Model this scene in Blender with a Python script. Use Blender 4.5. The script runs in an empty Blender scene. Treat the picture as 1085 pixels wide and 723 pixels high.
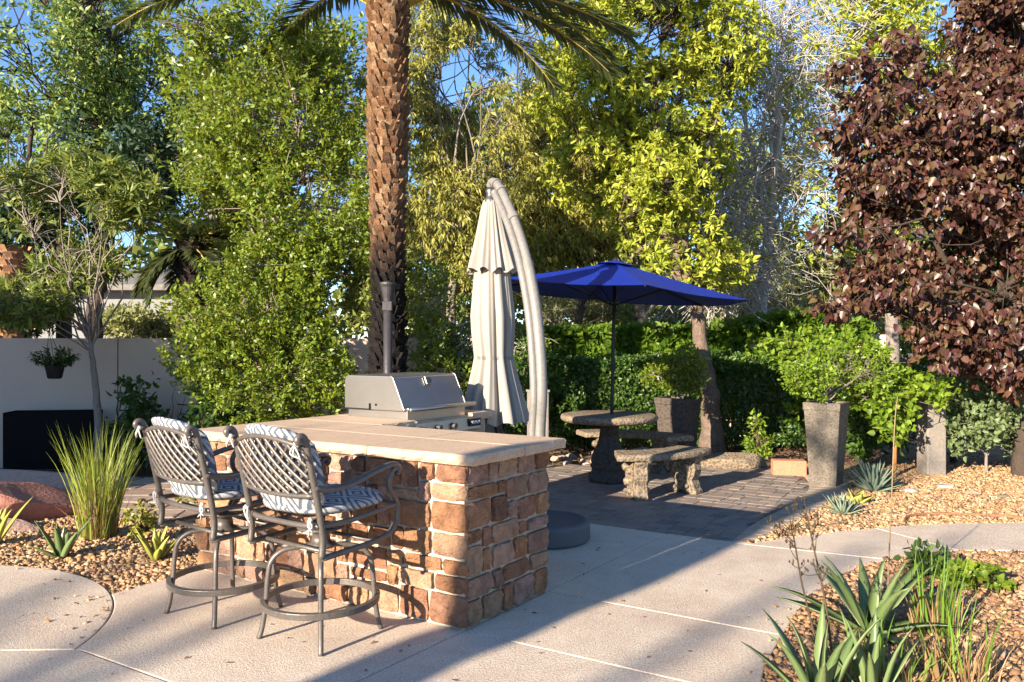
import bpy, bmesh, math, random
import numpy as np
from mathutils import Vector, Matrix
random.seed(7)
RNG = np.random.default_rng(11)
sc = bpy.context.scene
COL = sc.collection
R = math.radians
CAMZ = 1.5; F = 850.0; HX, HY = 542.5, 361.5

def G(px, py, z=0.0):                       # photo pixel -> world point on the level z
    Y = (CAMZ - z) * F / (py - HY)
    return ((px - HX) * Y / F, Y)
def W(px, py, Y):                           # photo pixel at distance Y -> world point
    return np.array([(px - HX) * Y / F, Y, CAMZ + (HY - py) * Y / F])
U = np.array([-.850, .527]); V = np.array([.572, .820]); C0 = np.array([-.247, 4.16])
def ST(s, t): return C0 + U * s + V * t     # along / across the bar counter

# ------------------------------------------------------------------ materials
def new_mat(name):
    m = bpy.data.materials.new(name); m.use_nodes = True
    nt = m.node_tree; nt.nodes.clear()
    out = nt.nodes.new('ShaderNodeOutputMaterial')
    return m, nt, out
def rgb(c): return (c[0], c[1], c[2], 1.0)
def ramp(nt, fac, cols, interp='LINEAR'):
    r = nt.nodes.new('ShaderNodeValToRGB'); r.color_ramp.interpolation = interp
    el = r.color_ramp.elements
    n = len(cols)
    while len(el) < n: el.new(0.5)
    for i, c in enumerate(cols):
        if len(c) == 4: el[i].position = c[3]
        else: el[i].position = i / max(1, n - 1)
        el[i].color = (c[0], c[1], c[2], 1)
    nt.links.new(fac, r.inputs[0]); return r.outputs[0]
def noise(nt, scale, detail=4, rough=.6, coord='Object', dist=0.0):
    tc = nt.nodes.new('ShaderNodeTexCoord'); n = nt.nodes.new('ShaderNodeTexNoise')
    n.inputs['Scale'].default_value = scale; n.inputs['Detail'].default_value = detail
    n.inputs['Roughness'].default_value = rough; n.inputs['Distortion'].default_value = dist
    nt.links.new(tc.outputs[coord], n.inputs['Vector']); return n.outputs['Fac']
def mixc(nt, fac, a, b, mode='MIX'):
    m = nt.nodes.new('ShaderNodeMix'); m.data_type = 'RGBA'; m.blend_type = mode
    if isinstance(fac, (int, float)): m.inputs[0].default_value = fac
    else: nt.links.new(fac, m.inputs[0])
    for k, x in ((6, a), (7, b)):
        if isinstance(x, tuple): m.inputs[k].default_value = rgb(x)
        else: nt.links.new(x, m.inputs[k])
    return m.outputs[2]
def mathn(nt, op, a, b=None):
    m = nt.nodes.new('ShaderNodeMath'); m.operation = op
    for k, x in ((0, a), (1, b)):
        if x is None: continue
        if isinstance(x, (int, float)): m.inputs[k].default_value = x
        else: nt.links.new(x, m.inputs[k])
    return m.outputs[0]
def principled(nt, out, color, rough=.6, metal=0.0, spec=.4, bumps=()):
    p = nt.nodes.new('ShaderNodeBsdfPrincipled')
    if isinstance(color, tuple): p.inputs['Base Color'].default_value = rgb(color)
    else: nt.links.new(color, p.inputs['Base Color'])
    if isinstance(rough, (int, float)): p.inputs['Roughness'].default_value = rough
    else: nt.links.new(rough, p.inputs['Roughness'])
    p.inputs['Metallic'].default_value = metal; p.inputs['Specular IOR Level'].default_value = spec
    prev = None
    for h, strength, dist in bumps:
        b = nt.nodes.new('ShaderNodeBump'); b.inputs['Strength'].default_value = strength; b.inputs['Distance'].default_value = dist
        nt.links.new(h, b.inputs['Height'])
        if prev: nt.links.new(prev, b.inputs['Normal'])
        prev = b.outputs['Normal']
    if prev: nt.links.new(prev, p.inputs['Normal'])
    nt.links.new(p.outputs[0], out.inputs['Surface']); return p
def simple(name, cols, scale=8, rough=.7, metal=0, spec=.35, bump=.3, bscale=40, bdist=.01, fine=.25, dist=0.0):
    m, nt, out = new_mat(name)
    c = ramp(nt, noise(nt, scale, 5, .62, dist=dist), cols)
    f = noise(nt, bscale, 4, .6)
    if fine: c = mixc(nt, fine, c, ramp(nt, f, [(.25, .25, .25, .3), (.8, .8, .8, .7)]), 'OVERLAY')
    principled(nt, out, c, rough, metal, spec, [(f, bump, bdist)] if bump else ())
    return m
def island(name, cols, rough=.75, spec=.3, nscale=18, namt=.4, bump=.5, bscale=45, bdist=.008):
    m, nt, out = new_mat(name)
    g = nt.nodes.new('ShaderNodeNewGeometry')
    c = ramp(nt, g.outputs['Random Per Island'], cols)
    n1 = noise(nt, nscale, 5, .65)
    c = mixc(nt, namt, c, ramp(nt, n1, [(.12, .12, .12, .25), (.88, .88, .88, .75)]), 'OVERLAY')
    f = noise(nt, bscale, 5, .6)
    principled(nt, out, c, rough, 0, spec, [(f, bump, bdist)])
    return m
def leafmat(name, cols, trans=.3, tcol=None, rough=.5, spec=.35):
    m, nt, out = new_mat(name)
    g = nt.nodes.new('ShaderNodeNewGeometry')
    c = ramp(nt, g.outputs['Random Per Island'], cols)
    p = nt.nodes.new('ShaderNodeBsdfPrincipled'); nt.links.new(c, p.inputs['Base Color'])
    p.inputs['Roughness'].default_value = rough; p.inputs['Specular IOR Level'].default_value = spec
    t = nt.nodes.new('ShaderNodeBsdfTranslucent')
    tc = mixc(nt, .55, c, tcol or (.35, .42, .04)); nt.links.new(tc, t.inputs['Color'])
    mx = nt.nodes.new('ShaderNodeMixShader'); mx.inputs[0].default_value = trans
    nt.links.new(p.outputs[0], mx.inputs[1]); nt.links.new(t.outputs[0], mx.inputs[2])
    nt.links.new(mx.outputs[0], out.inputs['Surface']); return m

M = {}
M['mortar'] = simple('mortar', [(.36, .30, .235), (.48, .41, .33)], 10, .9, bump=.6, bscale=90)
M['stone'] = island('cladding_stone', [(.37, .205, .10), (.25, .12, .062), (.42, .265, .165), (.17, .088, .055), (.34, .165, .08), (.32, .20, .155), (.40, .23, .115), (.28, .135, .075), (.24, .145, .11), (.40, .25, .175)],
                    nscale=14, namt=.6, bump=1.0, bscale=60, bdist=.03)
M['slab'] = simple('counter_flagstone', [(.42, .28, .18), (.52, .37, .25), (.46, .34, .25)], 5, .75, bump=.35, bscale=55, bdist=.008)
M['stucco_in'] = simple('counter_stucco', [(.34, .25, .17), (.42, .32, .22)], 6, .9)
M['steel'] = simple('brushed_steel', [(.30, .285, .265), (.44, .42, .385)], 3, .36, 1.0, .5, bump=.05, bscale=120, fine=.1)
M['steel_dark'] = simple('dark_steel', [(.10, .10, .10), (.16, .15, .15)], 6, .45, .8, .5, bump=.05, fine=.1)
M['black'] = simple('black_plastic', [(.012, .012, .013), (.02, .02, .02)], 5, .6, bump=.1, fine=0)
M['matt_black'] = simple('black_painted_metal', [(.006, .006, .006), (.011, .011, .011)], 5, .85, spec=.1, bump=.1, fine=0)
M['white_ink'] = simple('white_lettering', [(.7, .7, .7), (.8, .8, .8)], 5, .6, bump=0, fine=0)
M['bronze'] = simple('cast_aluminium', [(.060, .050, .043), (.125, .108, .095), (.085, .072, .062)], 14, .42, .35, .5, bump=.25, bscale=70, bdist=.004)
M['post_grey'] = simple('dark_grey_post', [(.04, .037, .04), (.065, .06, .062)], 9, .5, .3, .4, bump=.15)
M['disc'] = simple('grey_umbrella_base', [(.085, .085, .09), (.12, .12, .125)], 6, .65, bump=.2, bscale=100)
M['umb_pole'] = simple('taupe_painted_metal', [(.16, .15, .135), (.23, .215, .195)], 7, .5, .1, .4, bump=.08)
M['umb_cloth'] = simple('cream_canvas', [(.26, .235, .205), (.35, .32, .28)], 3, .9, spec=.1, bump=.25, bscale=160, bdist=.003, fine=.1)
M['blue_cloth'] = simple('royal_blue_canvas', [(.003, .016, .21), (.006, .028, .30)], 2.5, .55, spec=.3, bump=.12, bscale=120, bdist=.002, fine=.05)
M['dark_pole'] = simple('black_bronze_pole', [(.018, .016, .016), (.03, .028, .027)], 9, .45, .3)
M['cast_stone'] = simple('weathered_cast_stone', [(.11, .082, .06), (.28, .21, .145), (.19, .145, .105), (.34, .26, .185)], 9, .9, bump=.7, bscale=60, bdist=.012, fine=.4)
M['cast_dark'] = simple('dark_weathered_and_shade_stone', [(.07, .06, .055), (.15, .12, .095), (.10, .085, .075)], 11, .8, bump=.6, bscale=50)
def weathered(name, cols, vs=38, dark=(.03, .026, .02), amt=.55, bump=1.0, scale=9):
    m, nt, out = new_mat(name)
    c = ramp(nt, noise(nt, scale, 6, .7, dist=.6), cols)
    tc = nt.nodes.new('ShaderNodeTexCoord'); v = nt.nodes.new('ShaderNodeTexVoronoi'); v.inputs['Scale'].default_value = vs; v.inputs['Randomness'].default_value = 1
    nt.links.new(tc.outputs['Object'], v.inputs['Vector'])
    f1 = noise(nt, vs * 1.3, 5, .75)
    pit = mathn(nt, 'MULTIPLY', v.outputs['Distance'], f1)
    k = ramp(nt, pit, [(1, 1, 1, .12), (0, 0, 0, .30)])
    c = mixc(nt, mathn(nt, 'MULTIPLY', k, amt), c, dark)
    sp = noise(nt, vs * 4, 4, .7); c = mixc(nt, .5, c, ramp(nt, sp, [(.2, .2, .2, .35), (.75, .75, .75, .65)]), 'OVERLAY')
    principled(nt, out, c, .93, 0, .2, [(pit, bump, .02), (sp, .5, .004)])
    return m
M['planter'] = simple('weathered_planter', [(.055, .045, .037), (.155, .13, .10), (.24, .20, .16), (.09, .075, .06)], 12, .92, bump=.8, bscale=55, bdist=.012, fine=.5, dist=.6)
M['planter'] = weathered('weathered_planter', [(.07, .058, .046), (.155, .13, .10), (.235, .20, .16), (.105, .088, .07)], 42, amt=.4)
M['cast_stone'] = weathered('weathered_cast_stone', [(.13, .10, .07), (.33, .255, .175), (.22, .17, .12), (.40, .315, .225)], 34, amt=.6)
M['cast_dark'] = weathered('dark_weathered_and_shade_stone', [(.035, .03, .028), (.10, .08, .065), (.065, .055, .048)], 26, amt=.5)  # pedestal stone; also paints the shade on the rear planter
M['soil'] = simple('dark_soil', [(.03, .02, .014), (.07, .045, .03)], 20, .95, bump=1.0)
M['wood_post'] = simple('grey_weathered_post', [(.19, .165, .14), (.29, .255, .22)], 12, .9, bump=.6)
M['brick_block'] = simple('terracotta', [(.42, .16, .09), (.52, .23, .14)], 9, .9, bump=.5)
M['wall'] = simple('taupe_stucco', [(.58, .455, .365), (.64, .51, .415)], 2.2, .95, spec=.1, bump=.35, bscale=130, bdist=.006, fine=.12)
M['wallcap'] = simple('stucco_cap', [(.60, .47, .375), (.66, .53, .43)], 3, .95, bump=.3, bscale=130)
M['red_rock'] = simple('red_sandstone', [(.26, .085, .05), (.38, .16, .11), (.46, .24, .18)], 4, .9, bump=.7, bscale=30, bdist=.02)
M['pink_rock'] = simple('pink_sandstone', [(.33, .19, .14), (.46, .30, .23), (.40, .24, .18)], 5, .9, bump=.7, bscale=30, bdist=.02)
M['grey_rock'] = simple('grey_stone', [(.24, .23, .21), (.40, .38, .34)], 6, .9, bump=.7, bscale=30, bdist=.02)
M['bark_grey'] = simple('grey_bark', [(.10, .08, .065), (.24, .20, .17), (.16, .13, .105)], 16, .95, bump=1.0, bscale=40, bdist=.02)
M['bark_dark'] = simple('dark_bark', [(.035, .026, .02), (.09, .065, .05)], 14, .95, bump=1.0, bscale=40, bdist=.02)
M['bark_tan'] = simple('peeling_bark', [(.06, .045, .038), (.20, .14, .105), (.10, .075, .06), (.30, .21, .15)], 11, .95, bump=1.0, bscale=35, bdist=.02, dist=1.0)
M['twig_grey'] = simple('silver_twigs', [(.36, .32, .28), (.52, .48, .43)], 10, .9, bump=.2)
M['twig_brown'] = simple('brown_twigs', [(.12, .085, .06), (.22, .16, .11)], 10, .9, bump=.2)
M['cord'] = simple('brown_hose', [(.22, .10, .05), (.30, .14, .07)], 10, .7)
M['wire'] = simple('dark_wire', [(.03, .03, .03), (.05, .05, .05)], 10, .5, .5)

def concrete():
    m, nt, out = new_mat('sand_finish_concrete')
    big = noise(nt, .9, 4, .6); c = ramp(nt, big, [(.59, .50, .40, .3), (.68, .585, .475, .7)])
    mid = noise(nt, 7, 5, .7); c = mixc(nt, .22, c, ramp(nt, mid, [(.3, .3, .3, .3), (.68, .68, .68, .7)]), 'OVERLAY')
    sp = noise(nt, 85, 5, .75); c = mixc(nt, .8, c, ramp(nt, sp, [(.12, .12, .12, .30), (.56, .56, .56, .56)]), 'OVERLAY')
    cl2 = noise(nt, 1.7, 6, .7, dist=.8); c = mixc(nt, .38, c, ramp(nt, cl2, [(.30, .30, .30, .32), (.64, .62, .60, .68)]), 'OVERLAY')
    st = noise(nt, 2.6, 6, .75); c = mixc(nt, ramp(nt, st, [(0, 0, 0, .60), (.28, .28, .28, .78)]), c, (.33, .26, .19))
    principled(nt, out, c, .85, 0, .25, [(sp, .9, .008), (mid, .15, .01)])
    return m
M['concrete'] = concrete()
M['joint'] = simple('joint_filler', [(.10, .085, .07), (.16, .13, .105)], 12, .95, bump=.4)
M['paver'] = island('concrete_paver', [(.20, .16, .135), (.27, .215, .175), (.17, .145, .13), (.29, .225, .175), (.235, .20, .175), (.25, .18, .145)], .85, nscale=9, namt=.3, bump=.45, bscale=120, bdist=.005)
M['kerb'] = island('kerb_paver', [(.36, .28, .21), (.43, .34, .26)], .88, nscale=12, namt=.3, bump=.4, bscale=100, bdist=.004)
M['flag'] = island('path_flagstone', [(.36, .26, .19), (.28, .20, .155), (.42, .31, .23), (.33, .25, .2)], .88, nscale=8, namt=.4, bump=.5, bscale=60)
M['gravel'] = island('tan_gravel_stone', [(.46, .27, .12), (.28, .155, .075), (.52, .35, .19), (.19, .11, .065), (.48, .26, .105), (.38, .235, .14), (.55, .40, .25), (.31, .17, .085)], .8, nscale=60, namt=.25, bump=.3, bscale=200, bdist=.003)
M['gravel_dark'] = island('mixed_gravel_stone', [(.38, .21, .10), (.22, .12, .065), (.46, .29, .15), (.14, .085, .055), (.42, .22, .09), (.30, .19, .12), (.50, .35, .21)], .8, nscale=60, namt=.25, bump=.3, bscale=200, bdist=.003)
M['grit'] = simple('gravel_grit', [(.16, .095, .05), (.34, .22, .12), (.24, .15, .08)], 60, .95, bump=1.0, bscale=140, bdist=.01)
M['earth'] = simple('bare_earth', [(.12, .075, .045), (.22, .145, .09), (.16, .105, .065)], 3, .95, bump=.8, bscale=25, bdist=.02)
M['mulch'] = island('fallen_leaves', [(.22, .11, .055), (.30, .17, .09), (.14, .07, .04), (.36, .2, .1)], .9, nscale=20, bump=.2)

def palm_bark():
    m, nt, out = new_mat('palm_bark')
    g = nt.nodes.new('ShaderNodeNewGeometry'); tc = nt.nodes.new('ShaderNodeTexCoord')
    c = ramp(nt, g.outputs['Random Per Island'], [(.20, .10, .05), (.29, .165, .085), (.10, .052, .03), (.37, .24, .14), (.23, .115, .058), (.15, .08, .045)])
    c = mixc(nt, .4, c, ramp(nt, noise(nt, 30, 5, .75), [(.05, .05, .05, .36), (.85, .85, .85, .62)]), 'OVERLAY')
    s = nt.nodes.new('ShaderNodeSeparateXYZ'); nt.links.new(tc.outputs['Object'], s.inputs[0])
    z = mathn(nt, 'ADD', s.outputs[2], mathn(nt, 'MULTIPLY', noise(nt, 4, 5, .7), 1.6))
    f = ramp(nt, mathn(nt, 'MULTIPLY', z, .2), [(1, 1, 1, .60), (0, 0, 0, .75)])     # stem turns near black towards its foot
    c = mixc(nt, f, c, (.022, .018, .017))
    principled(nt, out, c, .95, 0, .15, [(noise(nt, 55, 6, .75), 1.0, .03)])
    return m
M['palm_bark'] = palm_bark()
M['palm_far'] = island('orange_palm_bark', [(.30, .15, .07), (.38, .21, .11), (.22, .11, .06)], .95)
def cushion():
    m, nt, out = new_mat('patterned_outdoor_fabric')
    tc = nt.nodes.new('ShaderNodeTexCoord'); s = nt.nodes.new('ShaderNodeSeparateXYZ'); nt.links.new(tc.outputs['Object'], s.inputs[0])
    wob = mathn(nt, 'MULTIPLY', mathn(nt, 'SUBTRACT', noise(nt, 22, 3, .6), .5), .012)
    a = mathn(nt, 'PINGPONG', mathn(nt, 'ADD', mathn(nt, 'ADD', s.outputs[0], wob), 5.0), .085)
    yz = mathn(nt, 'ADD', mathn(nt, 'ADD', s.outputs[1], s.outputs[2]), 5.0)
    b = mathn(nt, 'PINGPONG', mathn(nt, 'ADD', yz, wob), .092)
    d = mathn(nt, 'ADD', a, b)
    st = mathn(nt, 'FRACT', mathn(nt, 'MULTIPLY', d, 25.0))
    c = ramp(nt, st, [(.40, .385, .36, .0), (.40, .385, .36, .46), (.085, .10, .14, .56), (.12, .14, .19, .93), (.40, .385, .36, 1.0)])
    fine = noise(nt, 150, 3, .7)
    c = mixc(nt, .5, c, ramp(nt, fine, [(.2, .2, .2, .35), (.75, .75, .75, .65)]), 'OVERLAY')
    principled(nt, out, c, .95, 0, .1, [(fine, .4, .004)])
    return m
M['cushion'] = cushion()
M['tie'] = simple('cream_tie', [(.36, .35, .33), (.48, .46, .43)], 30, .95)

Y1 = (.50, .48, .05)
M['lf_privet'] = leafmat('privet_leaf', [(.075, .145, .014), (.15, .225, .02), (.23, .29, .026), (.045, .095, .012)], .34, Y1, .42, .45)
M['lf_yellow'] = leafmat('yellow_green_leaf', [(.26, .33, .035), (.36, .42, .045), (.46, .46, .06), (.17, .25, .025)], .34, Y1, .5)
M['lf_olive'] = leafmat('olive_leaf', [(.23, .24, .04), (.34, .33, .07), (.28, .31, .055), (.40, .35, .12)], .32, (.5, .42, .08))
M['lf_blue'] = leafmat('bluish_green_leaf', [(.12, .20, .05), (.21, .29, .06), (.31, .36, .08), (.08, .14, .035)], .28, (.2, .32, .06))
M['lf_dark'] = leafmat('dark_leaf', [(.02, .05, .012), (.045, .09, .018), (.075, .12, .02), (.03, .06, .014)], .22, (.15, .3, .03), .4, .5)
M['lf_shade'] = leafmat('shade_dark_leaf', [(.014, .034, .018), (.03, .06, .025), (.04, .075, .028)], .15, (.1, .2, .05))  # greens darkened to stand in for shadowed foliage
M['lf_hedge'] = leafmat('hedge_leaf', [(.028, .07, .012), (.055, .115, .018), (.085, .15, .02), (.02, .05, .010)], .28, (.2, .4, .03), .4, .5)
M['lf_ivy'] = leafmat('ivy_leaf', [(.045, .11, .012), (.09, .17, .016), (.15, .22, .02)], .36, (.4, .5, .04))
M['lf_purple'] = leafmat('purple_leaf', [(.044, .015, .015), (.082, .030, .024), (.060, .024, .018), (.115, .052, .03), (.105, .072, .026), (.03, .011, .013)], .14, (.28, .08, .04), .42, .5)
M['lf_bright'] = leafmat('bright_green_leaf', [(.10, .19, .016), (.16, .26, .02), (.22, .31, .028), (.07, .14, .014)], .36, (.5, .55, .05))
M['lf_grey'] = leafmat('silvery_leaf', [(.12, .17, .07), (.18, .24, .10), (.09, .13, .05)], .28, (.3, .4, .1))
M['lf_narrow'] = leafmat('narrow_leaf', [(.10, .15, .035), (.18, .225, .045), (.25, .28, .06), (.06, .095, .028)], .3, (.35, .4, .06))
M['lf_far'] = leafmat('far_leaf', [(.09, .13, .03), (.16, .20, .04), (.23, .245, .05)], .3, (.35, .38, .06))
M['lf_farpale'] = leafmat('pale_far_leaf', [(.18, .19, .06), (.26, .26, .09), (.21, .24, .10)], .3, (.45, .45, .12))
M['frond'] = leafmat('palm_leaflet', [(.06, .085, .035), (.10, .125, .045), (.045, .065, .03), (.15, .15, .05)], .25, (.3, .35, .08), .45, .45)
M['petiole'] = simple('palm_petiole', [(.34, .24, .05), (.46, .33, .08)], 10, .6)
M['grass'] = leafmat('grass_blade', [(.20, .28, .03), (.29, .36, .045), (.40, .44, .12), (.13, .20, .025)], .35, (.5, .5, .06))
M['grass_dry'] = leafmat('dry_blade', [(.24, .14, .06), (.36, .24, .11), (.17, .08, .04), (.42, .32, .18)], .2, (.4, .25, .1))
M['grass_green'] = leafmat('fresh_blade', [(.09, .19, .02), (.15, .27, .03), (.20, .32, .05)], .32, (.4, .5, .05))
M['aloe'] = leafmat('aloe_leaf', [(.10, .155, .055), (.15, .205, .075), (.07, .115, .05)], .08, (.2, .25, .06), .42, .45)
M['aloe_yellow'] = leafmat('yellow_aloe_leaf', [(.32, .33, .06), (.40, .38, .08), (.24, .27, .05)], .1, (.4, .35, .06), .45, .4)
M['agave_blue'] = leafmat('blue_agave_leaf', [(.16, .21, .15), (.22, .28, .20), (.12, .17, .12)], .05, (.2, .3, .15), .55, .3)
M['stalk'] = simple('dry_stalk', [(.05, .035, .02), (.10, .07, .04)], 20, .9, bump=.2)
M['stalk_pale'] = simple('pale_stalk', [(.22, .15, .08), (.30, .21, .12)], 20, .9, bump=.2)
M['stake'] = simple('orange_stake', [(.40, .17, .05), (.5, .24, .08)], 15, .9, bump=.3)
M['roof'] = simple('grey_shingle', [(.15, .14, .125), (.21, .195, .175)], 4, .9, bump=.4, bscale=8)
M['house_wall'] = simple('house_stucco', [(.20, .20, .20), (.25, .25, .25)], 2, .95)
M['glass'] = simple('window_glass', [(.03, .04, .05), (.05, .06, .07)], 2, .08, 0, .6, bump=0, fine=0)

# ------------------------------------------------------------------ mesh building
class MB:
    def __init__(s): s.v = []; s.f = []
    def add(s, vs, fs):
        o = len(s.v); s.v.extend([tuple(map(float, p)) for p in vs]); s.f.extend([tuple(i + o for i in f) for f in fs]); return s
    def box(s, c, size, rz=0.0, M3=None):
        hx, hy, hz = size[0] / 2, size[1] / 2, size[2] / 2
        ps = []
        m = M3 or Matrix.Rotation(rz, 3, 'Z')
        for z in (-hz, hz):
            for x, y in ((-hx, -hy), (hx, -hy), (hx, hy), (-hx, hy)):
                p = m @ Vector((x, y, z)); ps.append((p.x + c[0], p.y + c[1], p.z + c[2]))
        return s.add(ps, [(3, 2, 1, 0), (4, 5, 6, 7), (0, 1, 5, 4), (1, 2, 6, 5), (2, 3, 7, 6), (3, 0, 4, 7)])
    def prism(s, poly, z0, z1):
        a = sum(poly[i][0] * poly[(i + 1) % len(poly)][1] - poly[(i + 1) % len(poly)][0] * poly[i][1] for i in range(len(poly)))
        if a < 0: poly = poly[::-1]
        n = len(poly)
        vs = [(p[0], p[1], z0) for p in poly] + [(p[0], p[1], z1) for p in poly]
        return s.add(vs, [tuple(range(n - 1, -1, -1)), tuple(range(n, 2 * n))] + [(i, (i + 1) % n, n + (i + 1) % n, n + i) for i in range(n)])
    def tube(s, pts, rad, n=8, cap=True, flat=1.0):
        P = [Vector(p) for p in pts]; m = len(P)
        if not hasattr(rad, '__len__'): rad = [rad] * m
        vs = []; ref = None
        for i in range(m):
            t = (P[min(i + 1, m - 1)] - P[max(i - 1, 0)])
            if t.length < 1e-9: t = Vector((0, 0, 1))
            t.normalize()
            if ref is None:
                ref = Vector((0, 0, 1)) if abs(t.z) < .9 else Vector((1, 0, 0))
            a = (ref - t * ref.dot(t))
            if a.length < 1e-6: a = t.orthogonal()
            a.normalize(); ref = a; b = t.cross(a)
            for k in range(n):
                th = 2 * math.pi * k / n + (math.pi / n if n == 4 else 0)
                vs.append(P[i] + a * math.cos(th) * rad[i] + b * math.sin(th) * rad[i] * flat)
        fs = [(i * n + k, i * n + (k + 1) % n, (i + 1) * n + (k + 1) % n, (i + 1) * n + k) for i in range(m - 1) for k in range(n)]
        if cap: fs += [tuple(range(n - 1, -1, -1)), tuple(range((m - 1) * n, m * n))]
        return s.add(vs, fs)
    def lathe(s, prof, c=(0, 0, 0), n=32, mod=None, cap=True):
        vs = []
        for i, (r, z) in enumerate(prof):
            for k in range(n):
                th = 2 * math.pi * k / n
                rr = r * (mod(th, z, i) if mod else 1)
                vs.append((c[0] + rr * math.cos(th), c[1] + rr * math.sin(th), c[2] + z))
        m = len(prof)
        fs = [(i * n + k, i * n + (k + 1) % n, (i + 1) * n + (k + 1) % n, (i + 1) * n + k) for i in range(m - 1) for k in range(n)]
        if cap: fs += [tuple(range(n - 1, -1, -1)), tuple(range((m - 1) * n, m * n))]
        return s.add(vs, fs)
    def rock(s, c, size, seed, sub=3, flat=.25, amp=.22):
        bm = bmesh.new(); bmesh.ops.create_icosphere(bm, subdivisions=sub, radius=1)
        r = random.Random(seed); dirs = [Vector((r.gauss(0, 1), r.gauss(0, 1), r.gauss(0, 1))).normalized() for _ in range(14)]
        offs = [r.uniform(.62, .95) for _ in dirs]
        for v in bm.verts:
            for d, o in zip(dirs, offs):
                k = v.co.dot(d)
                if k > o: v.co -= d * (k - o) * .9
            v.co *= 1 + amp * .2 * math.sin(5 * v.co.x + seed) * math.cos(4 * v.co.y + 2 * seed)
            if v.co.z < -flat: v.co.z = -flat
        vs = [(c[0] + v.co.x * size[0], c[1] + v.co.y * size[1], c[2] + v.co.z * size[2]) for v in bm.verts]
        fs = [tuple(v.index for v in f.verts) for f in bm.faces]; bm.free()
        return s.add(vs, fs)
    def build(s, name, mat, parent=None, smooth=False, bevel=0, bseg=2, subsurf=0, angle=40):
        me = bpy.data.meshes.new(name); me.from_pydata(s.v, [], s.f)
        me.materials.append(mat)
        if smooth:
            me.polygons.foreach_set('use_smooth', [True] * len(me.polygons))
        me.update()
        o = bpy.data.objects.new(name, me); COL.objects.link(o)
        if parent: o.parent = parent
        if bevel:
            b = o.modifiers.new('bevel', 'BEVEL'); b.width = bevel; b.segments = bseg; b.limit_method = 'ANGLE'; b.angle_limit = R(35)
        if subsurf:
            b = o.modifiers.new('subsurf', 'SUBSURF'); b.levels = subsurf; b.render_levels = subsurf
        return o
def thing(name, label, cat, loc=(0, 0, 0), rz=0.0, group=None):
    o = bpy.data.objects.new(name, None); COL.objects.link(o); o.empty_display_size = .2
    o.location = loc; o.rotation_euler = (0, 0, rz); return tag(o, label, cat, group)
def tag(o, label=None, cat=None, group=None, kind=None):
    if label: o['label'] = label
    if cat: o['category'] = cat
    if group: o['group'] = group
    if kind: o['kind'] = kind
    return o
def rawmesh(name, verts, loops, counts, mat, parent=None, smooth=False):
    me = bpy.data.meshes.new(name)
    verts = np.ascontiguousarray(verts, dtype=np.float32); loops = np.ascontiguousarray(loops, dtype=np.int32).ravel(); counts = np.asarray(counts, dtype=np.int32)
    me.vertices.add(len(verts)); me.vertices.foreach_set('co', verts.ravel())
    me.loops.add(len(loops)); me.loops.foreach_set('vertex_index', loops)
    me.polygons.add(len(counts)); st = np.concatenate(([0], np.cumsum(counts)[:-1])).astype(np.int32)
    me.polygons.foreach_set('loop_start', st)
    if smooth: me.polygons.foreach_set('use_smooth', np.ones(len(counts), dtype=bool))
    me.update(calc_edges=True); me.materials.append(mat)
    o = bpy.data.objects.new(name, me); COL.objects.link(o)
    if parent: o.parent = parent
    return o
def nrm(a): return a / np.maximum(np.linalg.norm(a, axis=-1, keepdims=True), 1e-9)
def leaf_geo(P, D, N, L, Wd, shape='diamond', fold=.18, droop=.12):
    n = len(P); D = nrm(D); S = nrm(np.cross(D, N)); N = np.cross(S, D)
    L = np.broadcast_to(np.asarray(L, float).reshape(-1, 1), (n, 1)); Wd = np.broadcast_to(np.asarray(Wd, float).reshape(-1, 1), (n, 1))
    tip = P + D * L - N * L * droop
    if shape == 'diamond':
        v = np.stack([P, P + D * L * .42 + S * Wd * .5 + N * Wd * fold, tip, P + D * L * .42 - S * Wd * .5 + N * Wd * fold], 1)
        f = np.array([[0, 1, 2, 3]]); k = 4
    else:
        a, wa, b, wb = (.22, .5, .62, .40) if shape == 'oval' else (.12, .5, .5, .46)
        v = np.stack([P, P + D * L * a + S * Wd * wa + N * Wd * fold, P + D * L * b + S * Wd * wb + N * (Wd * fold - L * droop * .4), tip,
                      P + D * L * b - S * Wd * wb + N * (Wd * fold - L * droop * .4), P + D * L * a - S * Wd * wa + N * Wd * fold], 1)
        f = np.array([[0, 1, 2, 3], [0, 3, 4, 5]]); k = 6
    idx = (np.arange(n)[:, None, None] * k + f[None]).reshape(-1, 4)
    return v.reshape(-1, 3), idx
def leaves(name, P, D, N, L, Wd, mat, parent, shape='diamond', fold=.18, droop=.12):
    v, f = leaf_geo(P, D, N, L, Wd, shape, fold, droop)
    return rawmesh(name, v, f, np.full(len(f), 4), mat, parent)
def rnd(n, g): return g.normal(size=(n, 3))
def unit(n, g): return nrm(rnd(n, g))
def vnoise(P, f, seed):
    g = np.random.default_rng(seed); out = np.zeros(len(P))
    for k in range(7):
        d = unit(1, g)[0] * f * g.uniform(.6, 1.9); out += np.sin(P @ d + g.uniform(0, 6.28))
    return out / 2.6
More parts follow.
